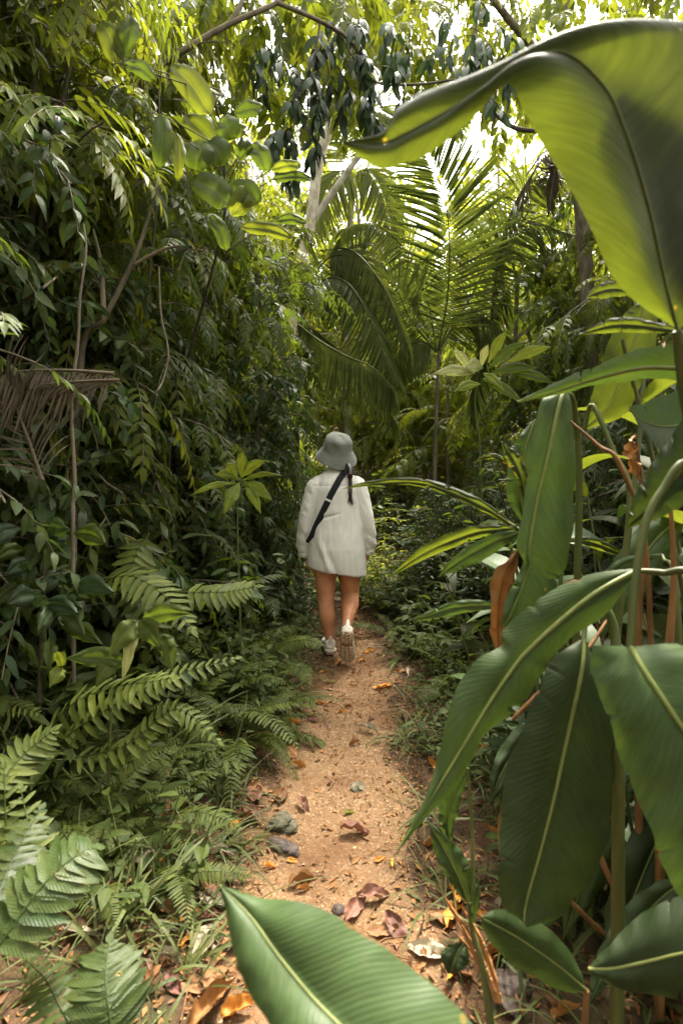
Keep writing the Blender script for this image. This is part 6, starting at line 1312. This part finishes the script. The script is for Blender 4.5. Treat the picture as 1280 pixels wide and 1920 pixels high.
for i in range(60):
    p = G(150 + 330 * RL.rand(), 1500 + 380 * RL.rand()); k = ['pale', 'dry', 'pink', 'orange'][RL.choice(4, p=[.34, .40, .20, .06])]
    fallen(k, p[0], p[1], .05 + .08 * RL.rand(), RL.rand() * 6.28, 'dead leaf lodged among the grass stems below the ferns', 'dead leaves among the grass stems', tilt=.35)
for i in range(70):
    y = 1.0 + 2.2 * RL.rand(); x = float(path_centre(y)) + .30 + .75 * RL.rand(); k = ['pale', 'dry', 'pink', 'orange'][RL.choice(4, p=[.12, .55, .25, .08])]
    fallen(k, x, y, .05 + .09 * RL.rand(), RL.rand() * 6.28, 'dead leaf on the dark soil under the broad-leaved clump', 'dead leaves under the broad-leaved clump', tilt=.35)
# stones
def stone(label, px, py, size, seed, flat=.6, mat='stone', stretch=(1, 1), cat='stone', name='stone'):
    bm = bmesh.new(); bmesh.ops.create_icosphere(bm, subdivisions=5, radius=1); me = bpy.data.meshes.new(name); bm.to_mesh(me); bm.free()
    n = len(me.vertices); co = np.empty(n * 3, np.float32); me.vertices.foreach_get('co', co); co = co.reshape(-1, 3).astype(float)
    k = 1 + .9 * fbm(co[:, 0] * 1.3 + seed, co[:, 1] * 1.3 + co[:, 2] * 1.7, seed) + .35 * fbm(co[:, 0] * 4, co[:, 1] * 4 + co[:, 2] * 4, seed + 2); co = co * k[:, None] * size * np.array((stretch[0], stretch[1], flat))
    me.vertices.foreach_set('co', co.astype(np.float32).ravel()); me.polygons.foreach_set('use_smooth', np.ones(len(me.polygons), bool)); a = me.attributes.new('tint', 'FLOAT', 'POINT'); a.data.foreach_set('value', np.full(n, .5, np.float32)); me.materials.append(M[mat])
    o = link(name, me); p = G(px, py); o.location = (p[0], p[1], tz(p[0], p[1]) + size * flat * .12); o.rotation_euler = (0, 0, seed); return tag(o, label, cat)
stone('rough mossy grey stone set in the sand at the path edge', 532, 1550, .052, 1, .5)
stone('dark smooth piece of rotten wood below the mossy stone', 525, 1590, .060, 2.6, .32, 'log', (1.3, .5), 'wood', 'driftwood')
stone('small dark pebble on the sand', 634, 1712, .020, 3, .6, 'log')
stone('little mossy lump on the sandy path', 672, 1478, .032, 4, .35)
stone('round dark stone under the low oval leaf', 955, 1880, .050, 5, .6, 'log')
stone('grey stone half hidden under the tip of the long diagonal leaf', 795, 1535, .04, 6, .7)
stone('grey-brown stone beside the curled leaves at the fern edge', 522, 1350, .032, 7, .5)
t = clump('seedling', 'round wet green leaf shining on the dark soil', None, 'plant')
blade(t, *sym([(868, 1770, 1.12), (858, 1785, 1.11), (850, 1805, 1.10), (845, 1825, 1.10)], [(8, 8), (24, 24), (24, 26), (6, 6)], .4), M['big_dark'], .012, .004, seed=71, rib=(.0015, .0008))
t = clump('seedling', 'bright serrated green leaf lying by the pale litter', None, 'plant')
for i, (p0, p1, hw) in enumerate((((252, 1570), (335, 1560), 24), ((262, 1572), (310, 1530), 16), ((262, 1568), (235, 1590), 10))):
    q0, q1 = G(*p0), G(*p1); m = (q0 + q1) / 2 + (0, 0, .03)
    mb = MB(); leaves(mb, q0 + (0, 0, .03), q1 - q0, (0, -.3, 1), np.linalg.norm(q1 - q0) * 1.1, hw * .0026, 'ovate', 10, 6, .5, .25, .9, wave=.03); mb.obj('leaf', M['fern'], t)
stalk(t, [(256, 1572, 1.5), (250, 1600, 1.5), (250, foot(250, 1.5), 1.5)], [.003, .004])
# grass: uncounted blades in tufts along the path
mb = MB()
for i in range(150):
    y = 1.0 + 4.0 * RL.rand() ** 1.1; sd = -1 if RL.rand() < .55 else 1; x = float(path_centre(y)) + sd * (.30 + .55 * RL.rand() ** 1.4)
    n = 7 + RL.randint(12); P = np.stack([x + .03 * RL.randn(n), y + .03 * RL.randn(n)], 1); z = terrain(P[:, 0], P[:, 1]) - .01
    a = RL.rand(n) * 6.28; el = .35 + .8 * RL.rand(n); D = np.stack([np.cos(a) * np.cos(el), np.sin(a) * np.cos(el), np.sin(el)], 1)
    leaves(mb, np.column_stack([P, z]), D, np.array((0, 0, 1.)) + .3 * RL.randn(n, 3), .10 + .26 * RL.rand(n), .0035 + .008 * RL.rand(n) ** 2, 'strap', 7, 2, 1.0 + 1.4 * RL.rand(n), .3, np.clip(.5 + .3 * RL.randn(n), 0, 1))
for px, py, n, L in ((300, 1420, 26, .45), (240, 1480, 20, .42), (380, 1440, 18, .36), (160, 1500, 18, .40), (330, 1620, 26, .28), (250, 1700, 24, .32), (180, 1760, 16, .34), (420, 1600, 16, .22), (300, 1780, 30, .25), (780, 1400, 22, .22), (800, 1350, 18, .2)):
    p = G(px, py); a = RL.rand(n) * 6.28; el = .3 + .9 * RL.rand(n); D = np.stack([np.cos(a) * np.cos(el), np.sin(a) * np.cos(el), np.sin(el)], 1); xy = p[:2] + .05 * RL.randn(n, 2)
    leaves(mb, np.column_stack([xy, terrain(xy[:, 0], xy[:, 1]) - .01]), D, np.array((0, 0, 1.)) + .3 * RL.randn(n, 3), L * (.6 + .6 * RL.rand(n)), .005 + .008 * RL.rand(n) ** 2, 'strap', 9, 2, .8 + 1.5 * RL.rand(n), .3, np.clip(.5 + .3 * RL.randn(n), 0, 1))
tag(mb.obj('grass', M['grass']), 'fine arching grass growing along both edges of the path', 'grass', kind='stuff')
# crumbs, bark flakes and twigs
mb = MB(); n = 9000
y = .9 + 5.2 * RL.rand(n) ** 1.3; u = RL.randn(n) * .5; x = path_centre(y) + u; z = terrain(x, y)
keep = (np.abs(u) > .20) | (RL.rand(n) < .3 + .7 * (y > 2.7)); x, y, z = x[keep], y[keep], z[keep]; n = len(x); a = RL.rand(n) * 6.28
D = np.stack([np.cos(a), np.sin(a), .25 * RL.randn(n)], 1)
leaves(mb, np.column_stack([x, y, z + .004]), D, np.array((0, 0, 1.)) + .5 * RL.randn(n, 3), .010 + .035 * RL.rand(n) ** 2, .005 + .014 * RL.rand(n), 'ellip', 2, 2, .8 * RL.randn(n), .4, RL.rand(n))
tag(mb.obj('litter', M['dry_leaf']), 'brown leaf crumbs and bark flakes thick along the edges of the path', 'litter', kind='stuff')
mb = MB()
for i in range(420):
    y = .9 + 4.6 * RL.rand() ** 1.2; u = RL.randn() * .5
    if abs(u) < .22 and RL.rand() < .6: continue
    x = float(path_centre(y)) + u; a = RL.rand() * 6.28; L = .03 + .15 * RL.rand() ** 2; p0 = np.array((x, y, tz(x, y) + .004)); x1, y1 = x + L * math.cos(a), y + L * math.sin(a); p1 = np.array((x1, y1, tz(x1, y1) + .005)); m = (p0 + p1) / 2 + np.array((.1 * L * RL.randn(), .1 * L * RL.randn(), .1 * L * RL.rand()))
    tube(mb, [p0, m, p1], [.0012 + .002 * RL.rand(), .001], 4, RL.rand())
tag(mb.obj('twig_debris', M['dry_stem']), 'thin dry twigs scattered over the litter and sand', 'twigs', kind='stuff')
# coarse grains of sand and small gravel
mb = MB(); oc = np.array(((1, 0, 0), (0, 1, 0), (-1, 0, 0), (0, -1, 0), (.1, .1, .8), (0, 0, -.6))); 
for i in range(2600):
    y = .9 + 3.4 * RL.rand() ** 1.4; x = float(path_centre(y)) + RL.randn() * .28; s = .0018 + .0045 * RL.rand() ** 3; a = RL.rand() * 6.28; c, q = math.cos(a), math.sin(a)
    v = oc * (1 + .35 * RL.randn(6, 1)) * s; v = np.stack([v[:, 0] * c - v[:, 1] * q, v[:, 0] * q + v[:, 1] * c, v[:, 2]], 1) + (x, y, tz(x, y) + s * .3)
    mb.add(v, [[0, 1, 2, 4], [2, 3, 0, 4], [2, 1, 0, 5], [0, 3, 2, 5]], None, RL.rand())
M['grain'] = plain_mat('sand_grain', (0.30, 0.17, 0.08), (0.60, 0.44, 0.26), 60, .85, .1, .001)
tag(mb.obj('gravel', M['grain'], None, False), 'coarse orange sand grains and fine gravel loose on the path', 'gravel', kind='stuff')
